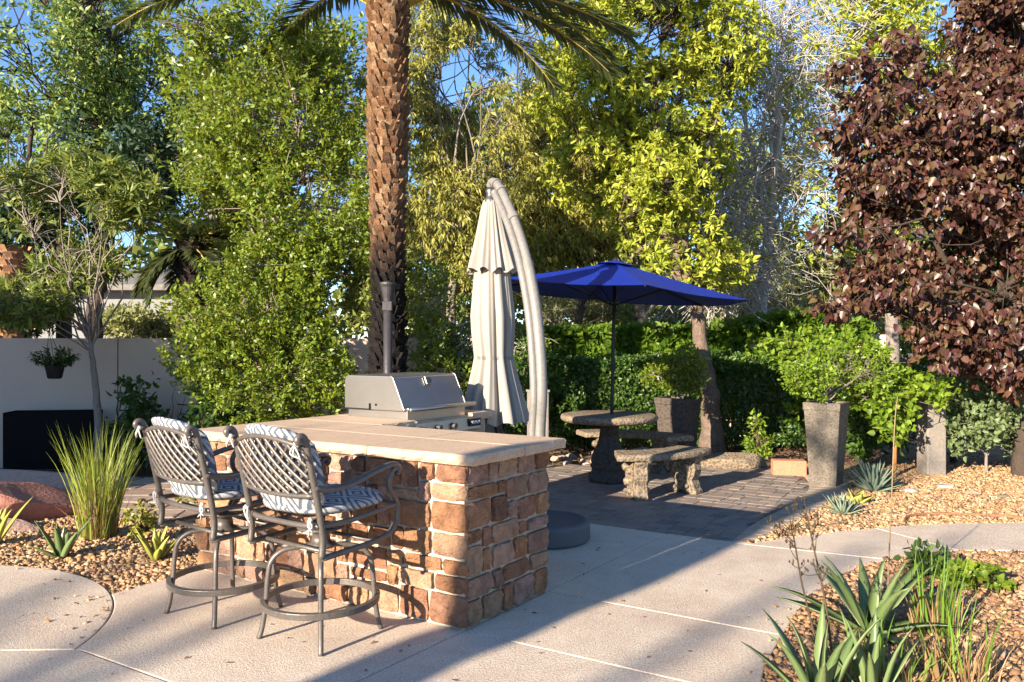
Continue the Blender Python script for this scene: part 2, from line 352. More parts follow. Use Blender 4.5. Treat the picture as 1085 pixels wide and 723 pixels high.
def lobe_pts(lobes, n, g, inner=.45, gap=-.35, nf=2.2, seed=0):
    vol = np.array([l[1][0] * l[1][1] * l[1][2] for l in lobes]) ** .8; vol /= vol.sum()
    out = []; tot = 0
    while tot < n:
        k = g.choice(len(lobes), size=n * 2, p=vol)
        c = np.array([l[0] for l in lobes])[k]; r = np.array([l[1] for l in lobes])[k]
        d = unit(n * 2, g); rad = (inner ** 3 + (1 - inner ** 3) * g.random((n * 2, 1))) ** (1 / 3)
        rad *= 1 + .13 * vnoise(d * 2.2, 2.0, seed + 5)[:, None]
        p = c + d * r * rad
        ok = (vnoise(p, nf, seed + 1) > gap) & (p[:, 2] > .03)
        q = np.concatenate([p, d], 1)[ok]; out.append(q); tot += len(q)
    q = np.concatenate(out)[:n]
    return q[:, :3], nrm(q[:, 3:] * r.mean())
def tubes_np(segs, n=4):
    """segs: list of (points Kx3, radii K); one joined mesh of thin tapered tubes"""
    V, Fq = [], []; o = 0
    ring = np.arange(n)
    for pts, rad in segs:
        pts = np.asarray(pts, float); rad = np.asarray(rad, float); m = len(pts)
        t = nrm(np.gradient(pts, axis=0)); ref = np.array([0.3, .2, 1.0]) if abs(t[0, 2]) < .8 else np.array([1.0, .2, 0])
        a = nrm(np.cross(t, ref)); b = np.cross(t, a)
        th = ring * 2 * np.pi / n
        v = pts[:, None] + rad[:, None, None] * (a[:, None] * np.cos(th)[None, :, None] + b[:, None] * np.sin(th)[None, :, None])
        V.append(v.reshape(-1, 3))
        i = np.arange(m - 1)[:, None] * n
        q = np.stack([i + ring, i + (ring + 1) % n, i + n + (ring + 1) % n, i + n + ring], -1).reshape(-1, 4)
        Fq.append(q + o); o += m * n
    return np.concatenate(V), np.concatenate(Fq)
def curve(a, b, g, k=6, bow=.12, up=.0):
    a = np.asarray(a, float); b = np.asarray(b, float); t = np.linspace(0, 1, k)[:, None]
    L = np.linalg.norm(b - a); off = g.normal(size=3) * bow * L; off[2] += up * L
    w = g.normal(size=(k, 3)) * .02 * L; w[0] = 0; w[-1] = 0
    return a + (b - a) * t + off * np.sin(t * np.pi) * .6 + w
def plant(name, label, cat, base, trunk, r0, lobes, ncl, k, L, Wd, mat, bark, seed, style='twig', nlimb=14, ntwig=260, group=None, shape='diamond',
          inner=.45, gap=-.35, nf=2.2, spread=1.0, twig_r=.006, trunk_name='trunk', crown_name='crown', updir=.35, out_w=.8, limb_from=.35, branchmat=None, clen=3.0):
    g = np.random.default_rng(seed)
    base = np.asarray(base, float)
    root = thing(name, label, cat, tuple(base), 0, group)
    lob = [(np.asarray(c, float), np.asarray(r, float)) for c, r in lobes]
    tr = np.array([base] + [np.asarray(p, float) for p in trunk])
    # resample the stem
    tt = np.linspace(0, len(tr) - 1, max(8, len(tr) * 5)); tp = np.stack([np.interp(tt, np.arange(len(tr)), tr[:, i]) for i in range(3)], 1)
    tp[1:-1] += g.normal(size=(len(tp) - 2, 3)) * r0 * .12
    fl = 1 + .5 * np.exp(-np.linspace(0, 1, len(tp)) * 14)
    segs = [(tp, r0 * (1 - .62 * np.linspace(0, 1, len(tp))) * fl)]
    limbs = []
    for i in range(nlimb):
        c, r = lob[g.integers(len(lob))] if i >= len(lob) else lob[i]
        tgt = c + unit(1, g)[0] * r * g.uniform(.2, .75)
        j = int(np.clip(limb_from + (1 - limb_from) * g.random(), 0, 1) * (len(tp) - 1))
        q = curve(tp[j], tgt, g, 8, .14, .06); rr = r0 * (1 - .62 * j / len(tp)) * g.uniform(.3, .55)
        segs.append((q, np.linspace(rr, rr * .22, 8))); limbs.append(q)
    C, Dr = lobe_pts(lob, ncl, g, inner, gap, nf, seed)
    LP = np.concatenate(limbs + [tp[len(tp) // 2:]]) if limbs else tp
    tw = []
    for i in range(min(ntwig, ncl)):
        d = np.linalg.norm(LP - C[i], axis=1) * g.uniform(.6, 1.4, len(LP)) + g.random(len(LP)) * .25
        q = curve(LP[np.argmin(d)], C[i], g, 5, .12, .05); tw.append((q, np.linspace(twig_r * 1.6, twig_r * .5, 5)))
    v, f = tubes_np(segs, 9); nb = len(f)
    if tw:
        v2, f2 = tubes_np(tw, 3); f = np.concatenate([f, f2 + len(v)]); v = np.concatenate([v, v2])
    tk = rawmesh(trunk_name, v - base, f, np.full(len(f), 4), bark, root, True)
    if branchmat: tk.data.materials.append(branchmat); tk.data.polygons.foreach_set('material_index', (np.arange(len(f)) >= nb).astype(np.int32)); tk.data.update()
    Cd = nrm(Dr * out_w + unit(ncl, g) * .7 + np.array([0, 0, updir]))
    sz = L * clen * spread
    if style == 'twig':
        t = g.random((ncl, k, 1)); jit = unit(ncl * k, g).reshape(ncl, k, 3)
        P = C[:, None] + Cd[:, None] * (t - .6) * sz + jit * L * .35
        D = nrm(Cd[:, None] * .55 + jit)
    elif style == 'rosette':
        jit = unit(ncl * k, g).reshape(ncl, k, 3); rad = nrm(jit - Cd[:, None] * (jit * Cd[:, None]).sum(-1, keepdims=True))
        P = C[:, None] + rad * L * .08 + Cd[:, None] * g.random((ncl, k, 1)) * L * .5
        D = nrm(rad * .9 + Cd[:, None] * g.uniform(.1, .9, (ncl, k, 1)))
    elif style == 'ball':
        jit = unit(ncl * k, g).reshape(ncl, k, 3)
        P = C[:, None] + jit * sz * g.random((ncl, k, 1)) ** .5 * .6
        D = nrm(jit * .7 + unit(ncl * k, g).reshape(ncl, k, 3) * .6 + np.array([0, 0, .1]))
    elif style == 'droop':
        t = g.random((ncl, k, 1)); jit = unit(ncl * k, g).reshape(ncl, k, 3)
        P = C[:, None] + Cd[:, None] * (t - .5) * sz + jit * L * .3
        D = nrm(jit * .6 + Cd[:, None] * .3 + np.array([0, 0, -.75]))
    P = P.reshape(-1, 3); D = D.reshape(-1, 3)
    N = nrm(unit(len(P), g) + np.array([-.2, -.35, .55]))
    s = g.uniform(.55, 1.35, len(P))
    keep = P[:, 2] > .02
    leaves(crown_name, P[keep] - base, D[keep], N[keep], L * s[keep], Wd * s[keep], mat, root, shape)
    return root

# ------------------------------------------------------------------ polygons on the ground
def clip(poly, p, n, off=0.0):
    out = []
    for i in range(len(poly)):
        a = np.array(poly[i]); b = np.array(poly[(i + 1) % len(poly)])
        da = (a - p) @ n - off; db = (b - p) @ n - off
        if da >= 0: out.append(tuple(a))
        if da * db < 0: out.append(tuple(a + (b - a) * da / (da - db)))
    return out
def inside(P, poly):
    x, y = P[:, 0], P[:, 1]; r = np.zeros(len(P), bool); n = len(poly)
    for i in range(n):
        x0, y0 = poly[i]; x1, y1 = poly[(i + 1) % n]
        c = ((y0 > y) != (y1 > y)) & (x < (x1 - x0) * (y - y0) / ((y1 - y0) or 1e-9) + x0); r ^= c
    return r
def smoothpoly(pts, it=2):
    pts = [np.array(p, float) for p in pts]
    for _ in range(it):
        q = [pts[0]]
        for a, b in zip(pts[:-1], pts[1:]): q += [a * .75 + b * .25, a * .25 + b * .75]
        q.append(pts[-1]); pts = q
    return [tuple(p) for p in pts]

# ================================================================== SETTING
g0 = MB(); nseg = 48
ring = [(160 * math.cos(2 * math.pi * i / nseg), 160 * math.sin(2 * math.pi * i / nseg)) for i in range(nseg)]
g0.add([(x, y, -.10) for x, y in ring], [tuple(range(nseg))])
tag(g0.build('ground', M['earth']), kind='structure')

bed2 = smoothpoly([(3.67, 5.756), (2.996, 5.756), (2.28, 5.346), (1.886, 4.894), (1.656, 4.578), (1.348, 4.041), (1.068, 3.527), (.9, 2.6), (.85, 1.0)])
walk_far = smoothpoly([(1.75, 5.944), (2.329, 6.235), (3.22, 6.555), (4.25, 6.66), (6.8, 6.5)])
right = [tuple(ST(0, 2.55))] + walk_far + [(6.8, 5.5)] + bed2 + [tuple(ST(0, -4.0))]
gap = .004
def clipst(poly, s0=None, s1=None, t0=None, t1=None):
    ns = np.array([V[1], -V[0]]) * -1; ns = ns / np.linalg.norm(ns)           # increases with s
    if ns @ U < 0: ns = -ns
    nt_ = np.array([-U[1], U[0]]); nt_ = nt_ / np.linalg.norm(nt_)
    if nt_ @ V < 0: nt_ = -nt_
    if s0 is not None: poly = clip(poly, ST(s0, 0), ns, gap)
    if s1 is not None: poly = clip(poly, ST(s1, 0), -ns, gap)
    if t0 is not None: poly = clip(poly, ST(0, t0), nt_, gap)
    if t1 is not None: poly = clip(poly, ST(0, t1), -nt_, gap)
    return poly
j1a, j1b = np.array(G(792, 577)), np.array(G(905, 589)); jn = np.array([-(j1b - j1a)[1], (j1b - j1a)[0]]); jn /= np.linalg.norm(jn)
k1a, k1b = np.array(G(925, 559)), np.array(G(1000, 579)); kn = np.array([(k1b - k1a)[1], -(k1b - k1a)[0]]); kn /= np.linalg.norm(kn)
if kn[0] < 0: kn = -kn
slabs = []
north = clip(right, j1a, jn, gap)
slabs.append(clip(north, k1a, -kn, gap)); slabs.append(clip(north, k1a, kn, gap))
south = clip(right, j1a, -jn, gap)
slabs.append(clipst(south, s1=0, t0=.8)); slabs.append(clipst(south, s1=0, t0=0, t1=.8))
slabs.append(clipst(south, s1=0, t0=-1.2, t1=0)); slabs.append(clipst(south, s1=0, t1=-1.2))
def rect(s0, s1, t0, t1): return [tuple(ST(s0, t0)), tuple(ST(s1, t0)), tuple(ST(s1, t1)), tuple(ST(s0, t1))]
arcA = [tuple(cc0 + 1.426 * np.array((math.cos(a), math.sin(a)))) for a in np.linspace(R(-2), R(60), 60) for cc0 in (np.array((-3.55, 3.95)),)]
arcA = [p for p in arcA if np.linalg.solve(np.array([U, V]).T, np.array(p) - C0)[0] < 2.118]
slabs.append([tuple(ST(gap, -1.2 + gap)), tuple(ST(1.36, -1.2 + gap))] + arcA + [tuple(ST(2.12, .2)), tuple(ST(gap, .2))])
slabs.append(rect(gap, 1.45, .6, 2.55 - gap))
cc, cr = np.array((-3.55, 3.95)), 1.42
circ = [tuple(cc + cr * np.array((math.cos(a), math.sin(a)))) for a in np.linspace(R(-2), R(200), 60)]
cl = np.array(G(80, 688)); slabs.append(clip(circ, cl, np.array([-.03, 1.0]) / math.hypot(.03, 1), gap))
slabs.append([tuple(ST(gap, -1.2 - gap)), tuple(ST(1.36, -1.2 - gap)), (cl[0] + .005, cl[1] - gap), (-5.6, cl[1] - .115 - gap), (-5.6, .6), tuple(ST(gap, -4))])
mb = MB()
for p in slabs:
    if len(p) > 2: mb.prism(p, -.09, 0)
tag(mb.build('patio_slabs', M['concrete'], bevel=.006, bseg=2), kind='structure')
mb = MB(); mb.add([(x, y, -.012) for x, y in clipst(right, s1=.02, t1=2.545)], [tuple(range(len(clipst(right, s1=.02, t1=2.545))))])
q = rect(0, 1.36, -1.25, .1); mb.add([(x, y, -.014) for x, y in q], [(0, 1, 2, 3)])
tag(mb.build('joint_bed', M['joint']), kind='structure')

# pavers
pav = [tuple(ST(-.50, 2.56)), (2.017, 6.658), (2.572, 7.349), (3.02, 8.1), (3.25, 8.9), (3.2, 9.5), (2.4, 9.9), (.8, 9.7), (-.9, 9.4), tuple(ST(1.45, 2.2)), tuple(ST(1.45, 2.56))]
mb = MB(); t = 2.56; rr = random.Random(3)
row = 0
while t < 8.2:
    h = .165 if row % 3 else .125
    s = 3.0 + rr.random() * .2
    while s > -4.5:
        w = rr.choice([.165, .165, .235, .12])
        c = ST(s - w / 2, t + h / 2)
        if inside(np.array([c]), pav)[0]:
            z = rr.uniform(-.002, .002); e = .0035
            q = [tuple(ST(s - e, t + e)), tuple(ST(s - w + e, t + e)), tuple(ST(s - w + e, t + h - e)), tuple(ST(s - e, t + h - e))]
            mb.prism(q, -.05, z)
        s -= w
    t += h; row += 1
tag(mb.build('paver_patio', M['paver'], bevel=.004, bseg=2), kind='structure')
mb = MB(); mb.add([(x, y, -.008) for x, y in pav], [tuple(range(len(pav)))]); tag(mb.build('paver_sand', M['joint']), kind='structure')
ko = smoothpoly([G(792, 576), G(830, 558), G(860, 543), G(897, 521), (3.62, 8.6), (3.66, 9.4)]); ki = smoothpoly([tuple(ST(-.50, 2.56)), (2.017, 6.658), (2.572, 7.349), (3.02, 8.1), (3.27, 8.9), (3.3, 9.5)])
mb = MB()
n = 26
def along(c, f):
    c = np.array(c); d = np.concatenate(([0], np.cumsum(np.linalg.norm(np.diff(c, axis=0), axis=1)))); return (np.interp(f * d[-1], d, c[:, 0]), np.interp(f * d[-1], d, c[:, 1]))
for i in range(n):
    a, b = i / n + .0012, (i + 1) / n - .0012
    mb.prism([along(ki, a), along(ko, a), along(ko, b), along(ki, b)], -.06, .004)
tag(mb.build('paver_kerb', M['kerb'], bevel=.004), kind='structure')

# flagstone path on the left
path = [(-2.45, 6.75), (-3.3, 6.85), (-4.3, 7.7), (-6.8, 8.7), (-6.9, 9.3), (-4.4, 9.0), (-2.6, 8.6), (-1.9, 7.4)]
mb = MB(); rr = random.Random(9); y = 6.4
while y < 9.4:
    h = rr.uniform(.26, .42); x = -7.2 + rr.random() * .3
    while x < -1.5:
        w = rr.uniform(.3, .62)
        if inside(np.array([(x + w / 2, y + h / 2 - .25 * (x + 4) * .3)]), path)[0]:
            k = lambda a, b: (a + rr.uniform(-.015, .015), b - .075 * (a + 4) + rr.uniform(-.015, .015))
            mb.prism([k(x + .01, y + .01), k(x + w - .01, y + .01), k(x + w - .01, y + h - .01), k(x + .01, y + h - .01)], -.08, rr.uniform(-.03, -.022))
        x += w
    y += h
tag(mb.build('flagstone_path', M['flag'], bevel=.008), kind='structure')
mb = MB(); mb.add([(x, y, -.045) for x, y in path], [tuple(range(len(path)))]); tag(mb.build('path_bed', M['grit']), kind='structure')

# gravel beds
left_bed = [(-7.0, 5.3)] + circ[::-1][8:-2] + [G(80, 680), tuple(ST(2.125, -1.15)), tuple(ST(2.125, 2.2)), (-1.9, 7.3), (-2.45, 6.75), (-3.3, 6.85), (-4.3, 7.7), (-7, 8.7)]
g = np.random.default_rng(15); n = 190
P = np.stack([g.uniform(-3, 2.0, n), g.uniform(3.4, 7.2, n), np.full(n, .004)], 1); kk = (np.abs(P[:, 0] + .2 * P[:, 1]) + g.random(n) * 1.5 < 3.2); P = P[kk]; n = len(P)
leaves('fallen_leaves', P, nrm(rnd(n, g) * np.array([1, 1, .06])), nrm(rnd(n, g) * .2 + np.array([0, 0, 1])), g.uniform(.012, .045, n), g.uniform(.008, .018, n), M['mulch'], None)
tag(bpy.data.objects['fallen_leaves'], 'few small dry leaves blown over the concrete and pavers', 'leaf litter', kind='stuff')
g = np.random.default_rng(16); sp = MB(); pool = [G(90, 634), G(60, 612), G(30, 600), G(130, 624), G(180, 612)] + bed2[6:30:2] + ko[2:20:3]
for k in range(90):
    c = pool[g.integers(len(pool))]; q = g.uniform(.006, .014); sp.rock((c[0] + g.normal() * .07, c[1] + g.normal() * .05, .006), (q, q * .8, q * .7), int(k), 1, .6)
tag(sp.build('strewn_gravel', M['gravel']), 'odd gravel stones spilled onto the concrete edges', 'gravel', kind='stuff')
bed_a = walk_far + [(6.8, 9.6), (4.9, 9.8), (3.7, 9.6)] + ko[::-1]
bed_b = [(6.8, 5.5)] + bed2 + [(6.8, 1.0)]
def gravel(name, label, poly, n, mat, seed, smin, smax, z, weight=None):
    g = np.random.default_rng(seed); pl = np.array(poly); lo, hi = pl.min(0), pl.max(0)
    P = g.uniform(lo, hi, (n * 12, 2)); ok = inside(P, poly)
    dens = np.clip(1.25 - (P[:, 1] - 3.5) * .12, .3, 1) * (np.abs(P[:, 0]) < .66 * P[:, 1] + .25) * (P[:, 1] > 3.2)
    ok &= g.random(len(P)) < dens
    P = P[ok][:n]; n = len(P)
    cube = np.array([[-1, -1, -1], [1, -1, -1], [1, 1, -1], [-1, 1, -1], [-1, -1, 1], [1, -1, 1], [1, 1, 1], [-1, 1, 1]], float)
    cube = np.repeat(cube[None], n, 0) * (1 + g.normal(size=(n, 8, 3)) * .28); cube[:, 4:, :2] *= .72
    s = g.uniform(smin, smax, (n, 1, 1)) * g.uniform(.6, 1.25, (n, 1, 3)) * .5; s[:, :, 2] *= .75
    cube *= s
    # random turn
    q = g.normal(size=(n, 4)) * np.array([1, .35, .35, 1]); q /= np.linalg.norm(q, axis=1, keepdims=True); w_, x_, y_, z_ = q.T
    Rm = np.stack([1 - 2 * (y_**2 + z_**2), 2 * (x_*y_ - z_*w_), 2 * (x_*z_ + y_*w_), 2 * (x_*y_ + z_*w_), 1 - 2 * (x_**2 + z_**2), 2 * (y_*z_ - x_*w_), 2 * (x_*z_ - y_*w_), 2 * (y_*z_ + x_*w_), 1 - 2 * (x_**2 + y_**2)], 1).reshape(n, 3, 3)
    v = np.einsum('nij,nkj->nki', Rm, cube) + np.concatenate([P, np.full((n, 1), z) + g.uniform(-.004, .010, (n, 1))], 1)[:, None]
    f = np.array([[3, 2, 1, 0], [4, 5, 6, 7], [0, 1, 5, 4], [1, 2, 6, 5], [2, 3, 7, 6], [3, 0, 4, 7]])
    idx = (np.arange(n)[:, None, None] * 8 + f[None]).reshape(-1, 4)
    o = rawmesh(name, v.reshape(-1, 3), idx, np.full(len(idx), 4), mat)
    tag(o, label, 'gravel', kind='stuff')
    b = MB(); b.add([(x, y, z - .006) for x, y in poly], [tuple(range(len(poly)))])
    tag(b.build('gravel_bed', M['grit']), kind='structure')
gravel('gravel', 'tan river gravel around the ornamental grass left of the counter', left_bed, 15000, M['gravel'], 1, .018, .042, -.03)
gravel('gravel', 'sunlit orange tan gravel around the agaves beyond the walkway', bed_a, 17000, M['gravel'], 2, .016, .04, -.012)
gravel('gravel', 'mixed brown gravel in the foreground bed under the aloes', bed_b, 15000, M['gravel_dark'], 3, .018, .042, -.02)
# leaf litter under the hedge
g = np.random.default_rng(5); n = 2600
P = np.stack([g.uniform(-.2, 6.5, n), 9.5 + g.random(n) * 2.2, np.full(n, -.06)], 1); P[:, 2] += g.random(n) * .03
leaves('leaf_litter', P, nrm(rnd(n, g) * np.array([1, 1, .3])), nrm(rnd(n, g) * .4 + np.array([0, 0, 1])), g.uniform(.03, .07, n), g.uniform(.015, .03, n), M['mulch'], None)
tag(bpy.data.objects['leaf_litter'], 'brown fallen leaves scattered along the foot of the hedge', 'leaf litter', kind='stuff')

# ================================================================== BAR COUNTER
root = thing('outdoor_kitchen_counter', 'L shaped bar counter clad in tan and rust stone with flagstone top', 'counter', (C0[0], C0[1], 0))
org = np.array([C0[0], C0[1], 0])
def L3(s, t, z): p = ST(s, t); return (p[0] - C0[0], p[1] - C0[1], z)
H = .857
mb = MB()
foot = [(0, 0), (2.12, 0), (2.12, 2.15), (1.42, 2.15), (1.42, .795), (0, .795)]
mb.prism([L3(s, t, 0)[:2] for s, t in foot], -.02, H)
mb.build('mortar_core', M['mortar'], root)
def stone(mb, o, ex, ez, en, x0, x1, z0, z1, rr):
    """one rough block on a face: o origin, ex along, ez up, en outwards"""
    nx, nz = 6, 5; dep = rr.uniform(.012, .030); vs = []; rnd_ = .018
    jx = [rr.uniform(-.006, .006) for _ in range(4)]
    for j in range(nz):
        for i in range(nx):
            fx, fz = i / (nx - 1), j / (nz - 1)
            edge = max(abs(fx - .5), abs(fz - .5)) * 2
            x = x0 + (x1 - x0) * fx; z = z0 + (z1 - z0) * fz
            corner = (i in (0, nx - 1)) and (j in (0, nz - 1))
            border = i in (0, nx - 1) or j in (0, nz - 1)
            d = dep * (.62 if corner else .84 if border else 1.0) + rr.uniform(-.007, .009)
            if corner: x += .007 * (1 if i == 0 else -1); z += .006 * (1 if j == 0 else -1)
            x += rr.uniform(-.006, .006); z += rr.uniform(-.005, .005)
            vs.append(o + ex * x + ez * z + en * d)
    base = len(vs)
    per = [(i, 0) for i in range(nx)] + [(nx - 1, j) for j in range(1, nz)] + [(i, nz - 1) for i in range(nx - 2, -1, -1)] + [(0, j) for j in range(nz - 2, 0, -1)]
    for i, j in per:
        x = x0 + (x1 - x0) * i / (nx - 1); z = z0 + (z1 - z0) * j / (nz - 1)
        vs.append(o + ex * x + ez * z - en * .004)
    fs = [(j * nx + i, j * nx + i + 1, (j + 1) * nx + i + 1, (j + 1) * nx + i) for j in range(nz - 1) for i in range(nx - 1)]
    m = len(per)
    for k in range(m):
        a = per[k][1] * nx + per[k][0]; b = per[(k + 1) % m][1] * nx + per[(k + 1) % m][0]
        fs.append((a, base + k, base + (k + 1) % m, b))
    mb.add(vs, fs)
def clad(mb, a, b, outw, seed, over0=0.0, over1=0.0):
    a = np.array(L3(*a, 0)); b = np.array(L3(*b, 0)); Lw = np.linalg.norm(b - a); ex = (b - a) / Lw; ez = np.array([0, 0, 1.0])
    en = np.cross(ex, ez); en = en if en @ np.array([outw[0], outw[1], 0]) > 0 else -en
    rr = random.Random(seed); j = .0155; x0_, x1_ = -over0, Lw + over1
    zs = [.004, .145, .262, .395, .510, .645, .740, .856]; nb = len(zs); bounds = []
    for k in range(nb):                              # each course line steps up and down at its own break points
        br = [x0_]; x = x0_
        while True:
            x += rr.uniform(.20, .52)
            while bounds and any(abs(q - x) < .08 for q in bounds[-1][0]): x += .02
            if x > x1_ - .12: break
            br.append(x)
        br.append(x1_); off = [0 if k in (0, nb - 1) else rr.choice([-.034, -.015, 0, .015, .034]) for _ in br[:-1]]; bounds.append((br, off))
    def lev(k, x):
        br, off = bounds[k]
        for i in range(len(off)):
            if br[i] - 1e-6 <= x < br[i + 1]: return zs[k] + off[i]
        return zs[k] + off[-1]
    for k in range(nb - 1):
        cuts = sorted(set([round(c, 5) for c in bounds[k][0] + bounds[k + 1][0]])); c2 = [cuts[0]]
        for c in cuts[1:]:
            if c - c2[-1] > .03: c2.append(c)
        for p, q in zip(c2[:-1], c2[1:]):
            m_ = (p + q) / 2; zb, zt = lev(k, m_), lev(k + 1, m_)
            if q - p > .31: mm = m_ + rr.uniform(-.05, .05); parts = [(p, mm), (mm, q)]
            else: parts = [(p, q)]
            for a0, a1 in parts: stone(mb, a, ex, ez, en, a0 + j / 2, a1 - j / 2, zb + j / 2, zt - j / 2, rr)
mb = MB()
clad(mb, (0, 0), (2.12, 0), -V, 21, over0=.028, over1=.02)
clad(mb, (0, .795), (0, 0), -U, 34, over1=-.004)
clad(mb, (2.12, 0), (2.12, 2.15), U, 5); clad(mb, (1.42, 2.15), (2.12, 2.15), V, 6)
mb.build('stone_cladding', M['stone'], root, smooth=False, bevel=.0035, bseg=1)
def rough_tile(mb, s0, s1, t0, t1, z0, z1, edges, seed):
    """flagstone with chiselled outer edges; edges = subset of 'sStT'"""
    rr = random.Random(seed); pts = []; out = []
    def side(a, b, rough):
        n = max(2, int(np.hypot(b[0] - a[0], b[1] - a[1]) / .035)) if rough else 1
        for i in range(n):
            f = i / n; pts.append((a[0] + (b[0] - a[0]) * f, a[1] + (b[1] - a[1]) * f)); out.append(rough)
    c = [(s0, t0), (s1, t0), (s1, t1), (s0, t1)]
    side(c[0], c[1], 't' in edges); side(c[1], c[2], 'S' in edges); side(c[2], c[3], 'T' in edges); side(c[3], c[0], 's' in edges)
    n = len(pts); cx, cy = (s0 + s1) / 2, (t0 + t1) / 2
    rings = []
    for z, inn, amp in ((z0, .012, .006), (z0 + (z1 - z0) * .35, .0, .008), (z0 + (z1 - z0) * .75, .002, .007), (z1 - .004, .006, .004), (z1, .014, .003)):
        r_ = []
        for (s, t), ro in zip(pts, out):
            ds, dt = (cx - s), (cy - t); m = math.hypot(ds, dt)
            k = inn + (rr.uniform(-amp, amp) if ro else 0)
            if not ro and z < z1: k = 0
            if not ro and z == z1: k = .003
            ss = s + (np.sign(ds) * k if abs(ds) > (s1 - s0) * .45 else 0); t2 = t + (np.sign(dt) * k if abs(dt) > (t1 - t0) * .45 else 0)
            r_.append(L3(ss, t2, z))
        rings.append(r_)
    vs = [p for r_ in rings for p in r_]; fs = [tuple(range(n - 1, -1, -1)), tuple(range(4 * n, 5 * n))]
    for k in range(4): fs += [(k * n + i, k * n + (i + 1) % n, (k + 1) * n + (i + 1) % n, (k + 1) * n + i) for i in range(n)]
    fs = [f[::-1] for f in fs]
    mb.add(vs, fs)
mb = MB(); zt0, zt1 = .860, .917; e = .002
sc_ = [-.10, .62, 1.36, 2.20]; tc_ = [-.055, .42, .865]
for i in range(3):
    for k in range(2):
        ed = ('s' if i == 0 else '') + ('S' if i == 2 else '') + ('t' if k == 0 else '') + ('T' if k == 1 and i < 2 else '')
        rough_tile(mb, sc_[i] + e, sc_[i + 1] - e, tc_[k] + e, tc_[k + 1] - e, zt0, zt1, ed, 10 * i + k)
tw = [.865, 1.24, 1.95, 2.22]
rough_tile(mb, 1.36 + e, 2.20, tw[0] + e, tw[1] - e, zt0, zt1, 'sS', 71); rough_tile(mb, 2.0, 2.20, tw[1] + e, tw[2] - e, zt0, zt1, 'S', 72); rough_tile(mb, 1.38, 2.20, tw[2] + e, tw[3], zt0, zt1, 'sST', 73)
mb.build('countertop', M['slab'], root)
mb = MB(); c = L3(1.415, 1.0, .42); mb.prism([L3(1.40, .9, 0)[:2], L3(1.40, 2.1, 0)[:2], L3(1.42, 2.1, 0)[:2], L3(1.42, .9, 0)[:2]], .02, .80); mb.build('inner_panel', M['stucco_in'], root)

# ------------------------------------------------------------------ grill
g_ = thing('gas_grill', 'stainless steel built in grill with closed hood on the stone counter', 'grill', (*ST(1.78, 1.59), .86))
go = np.array([*ST(1.78, 1.59), .86])
def LG(s, t, z): p = ST(s, t); return (p[0] - go[0], p[1] - go[1], z - go[2])
def extr(mb, prof, t0, t1):
    n = len(prof); vs = [LG(s, t0, z) for s, z in prof] + [LG(s, t1, z) for s, z in prof]
    mb.add(vs, [tuple(range(n - 1, -1, -1)), tuple(range(n, 2 * n))] + [(i, (i + 1) % n, n + (i + 1) % n, n + i) for i in range(n)])
mb = MB(); extr(mb, [(2.05, .88), (2.05, .985), (1.46, .985), (1.46, .88)], 1.245, 1.935); mb.build('firebox', M['steel'], g_, bevel=.004)
mb = MB(); extr(mb, [(2.07, .975), (2.07, 1.20), (2.04, 1.236), (1.60, 1.236), (1.575, 1.225), (1.475, .990), (1.475, .975)], 1.225, 1.955); hood = mb.build('hood', M['steel'], g_, bevel=.006, bseg=3)
for t in (1.222, 1.958):
    mb = MB(); extr(mb, [(1.60, 1.241), (1.575, 1.228), (1.465, .985), (1.495, .985), (1.60, 1.21)], t - .006, t + .006); mb.build('hood_trim', M['steel'], g_, bevel=.002)
mb = MB(); mb.tube([LG(1.405, t, .992) for t in (1.21, 1.6, 1.99)], .017, 12)
h_ = mb.build('handle', M['steel'], g_, smooth=True)
for t in (1.235, 1.965):
    mb = MB(); mb.tube([LG(1.48, t, .997), LG(1.405, t, .992)], .014, 8); mb.build('bracket', M['steel'], h_, smooth=True)
def hoodpt(t, f, off=0): # point on the sloped hood front
    s, z = 1.575 + (1.475 - 1.575) * f, 1.225 + (.99 - 1.225) * f
    return np.array(LG(s - off * .92, t, z + off * .39))
mb = MB(); c = hoodpt(1.585, .16, .006); a = nrm(hoodpt(1.6, .16) - hoodpt(1.5, .16)); b = nrm(hoodpt(1.5, .1) - hoodpt(1.5, .3)); nn = np.cross(a, b); nn = -nn if nn @ np.array([*(-U), 0]) < 0 else nn
vs = []
for dz in (0, .014):
    for x, y in ((-.036, -.034), (.036, -.034), (.036, .034), (-.036, .034)): vs.append(c + a * x + b * y + nn * dz)
mb.add(vs, [(3, 2, 1, 0), (4, 5, 6, 7), (0, 1, 5, 4), (1, 2, 6, 5), (2, 3, 7, 6), (3, 0, 4, 7)]); mb.build('thermometer', M['steel'], hood, bevel=.004)
mb = MB(); vs = [c + nn * .016 + (a * math.cos(k * .5236) + b * math.sin(k * .5236)) * .026 for k in range(12)]; vs += [v_ + nn * .004 for v_ in vs]
mb.add(vs, [tuple(range(12, 24)), tuple(range(11, -1, -1))] + [(k, (k + 1) % 12, 12 + (k + 1) % 12, 12 + k) for k in range(12)]); mb.build('dial', M['steel_dark'], hood)
mb = MB(); extr(mb, [(1.455, .79), (1.455, .90), (1.375, .892), (1.365, .79)], 1.20, 2.02); cp = mb.build('control_panel', M['steel'], g_, bevel=.005)
mb = MB(); extr(mb, [(1.366, .818), (1.366, .878), (1.352, .878), (1.350, .818)], 1.86, 2.0); bd = mb.build('badge', M['black'], cp, bevel=.003)
mb = MB(); pts = [LG(1.3475, 1.875 + .11 * k / 40, .848 + .011 * math.sin(k * 1.05) + .003 * math.sin(k * .4)) for k in range(41)]; mb.tube(pts, .0022, 5); mb.build('lettering', M['white_ink'], cp)
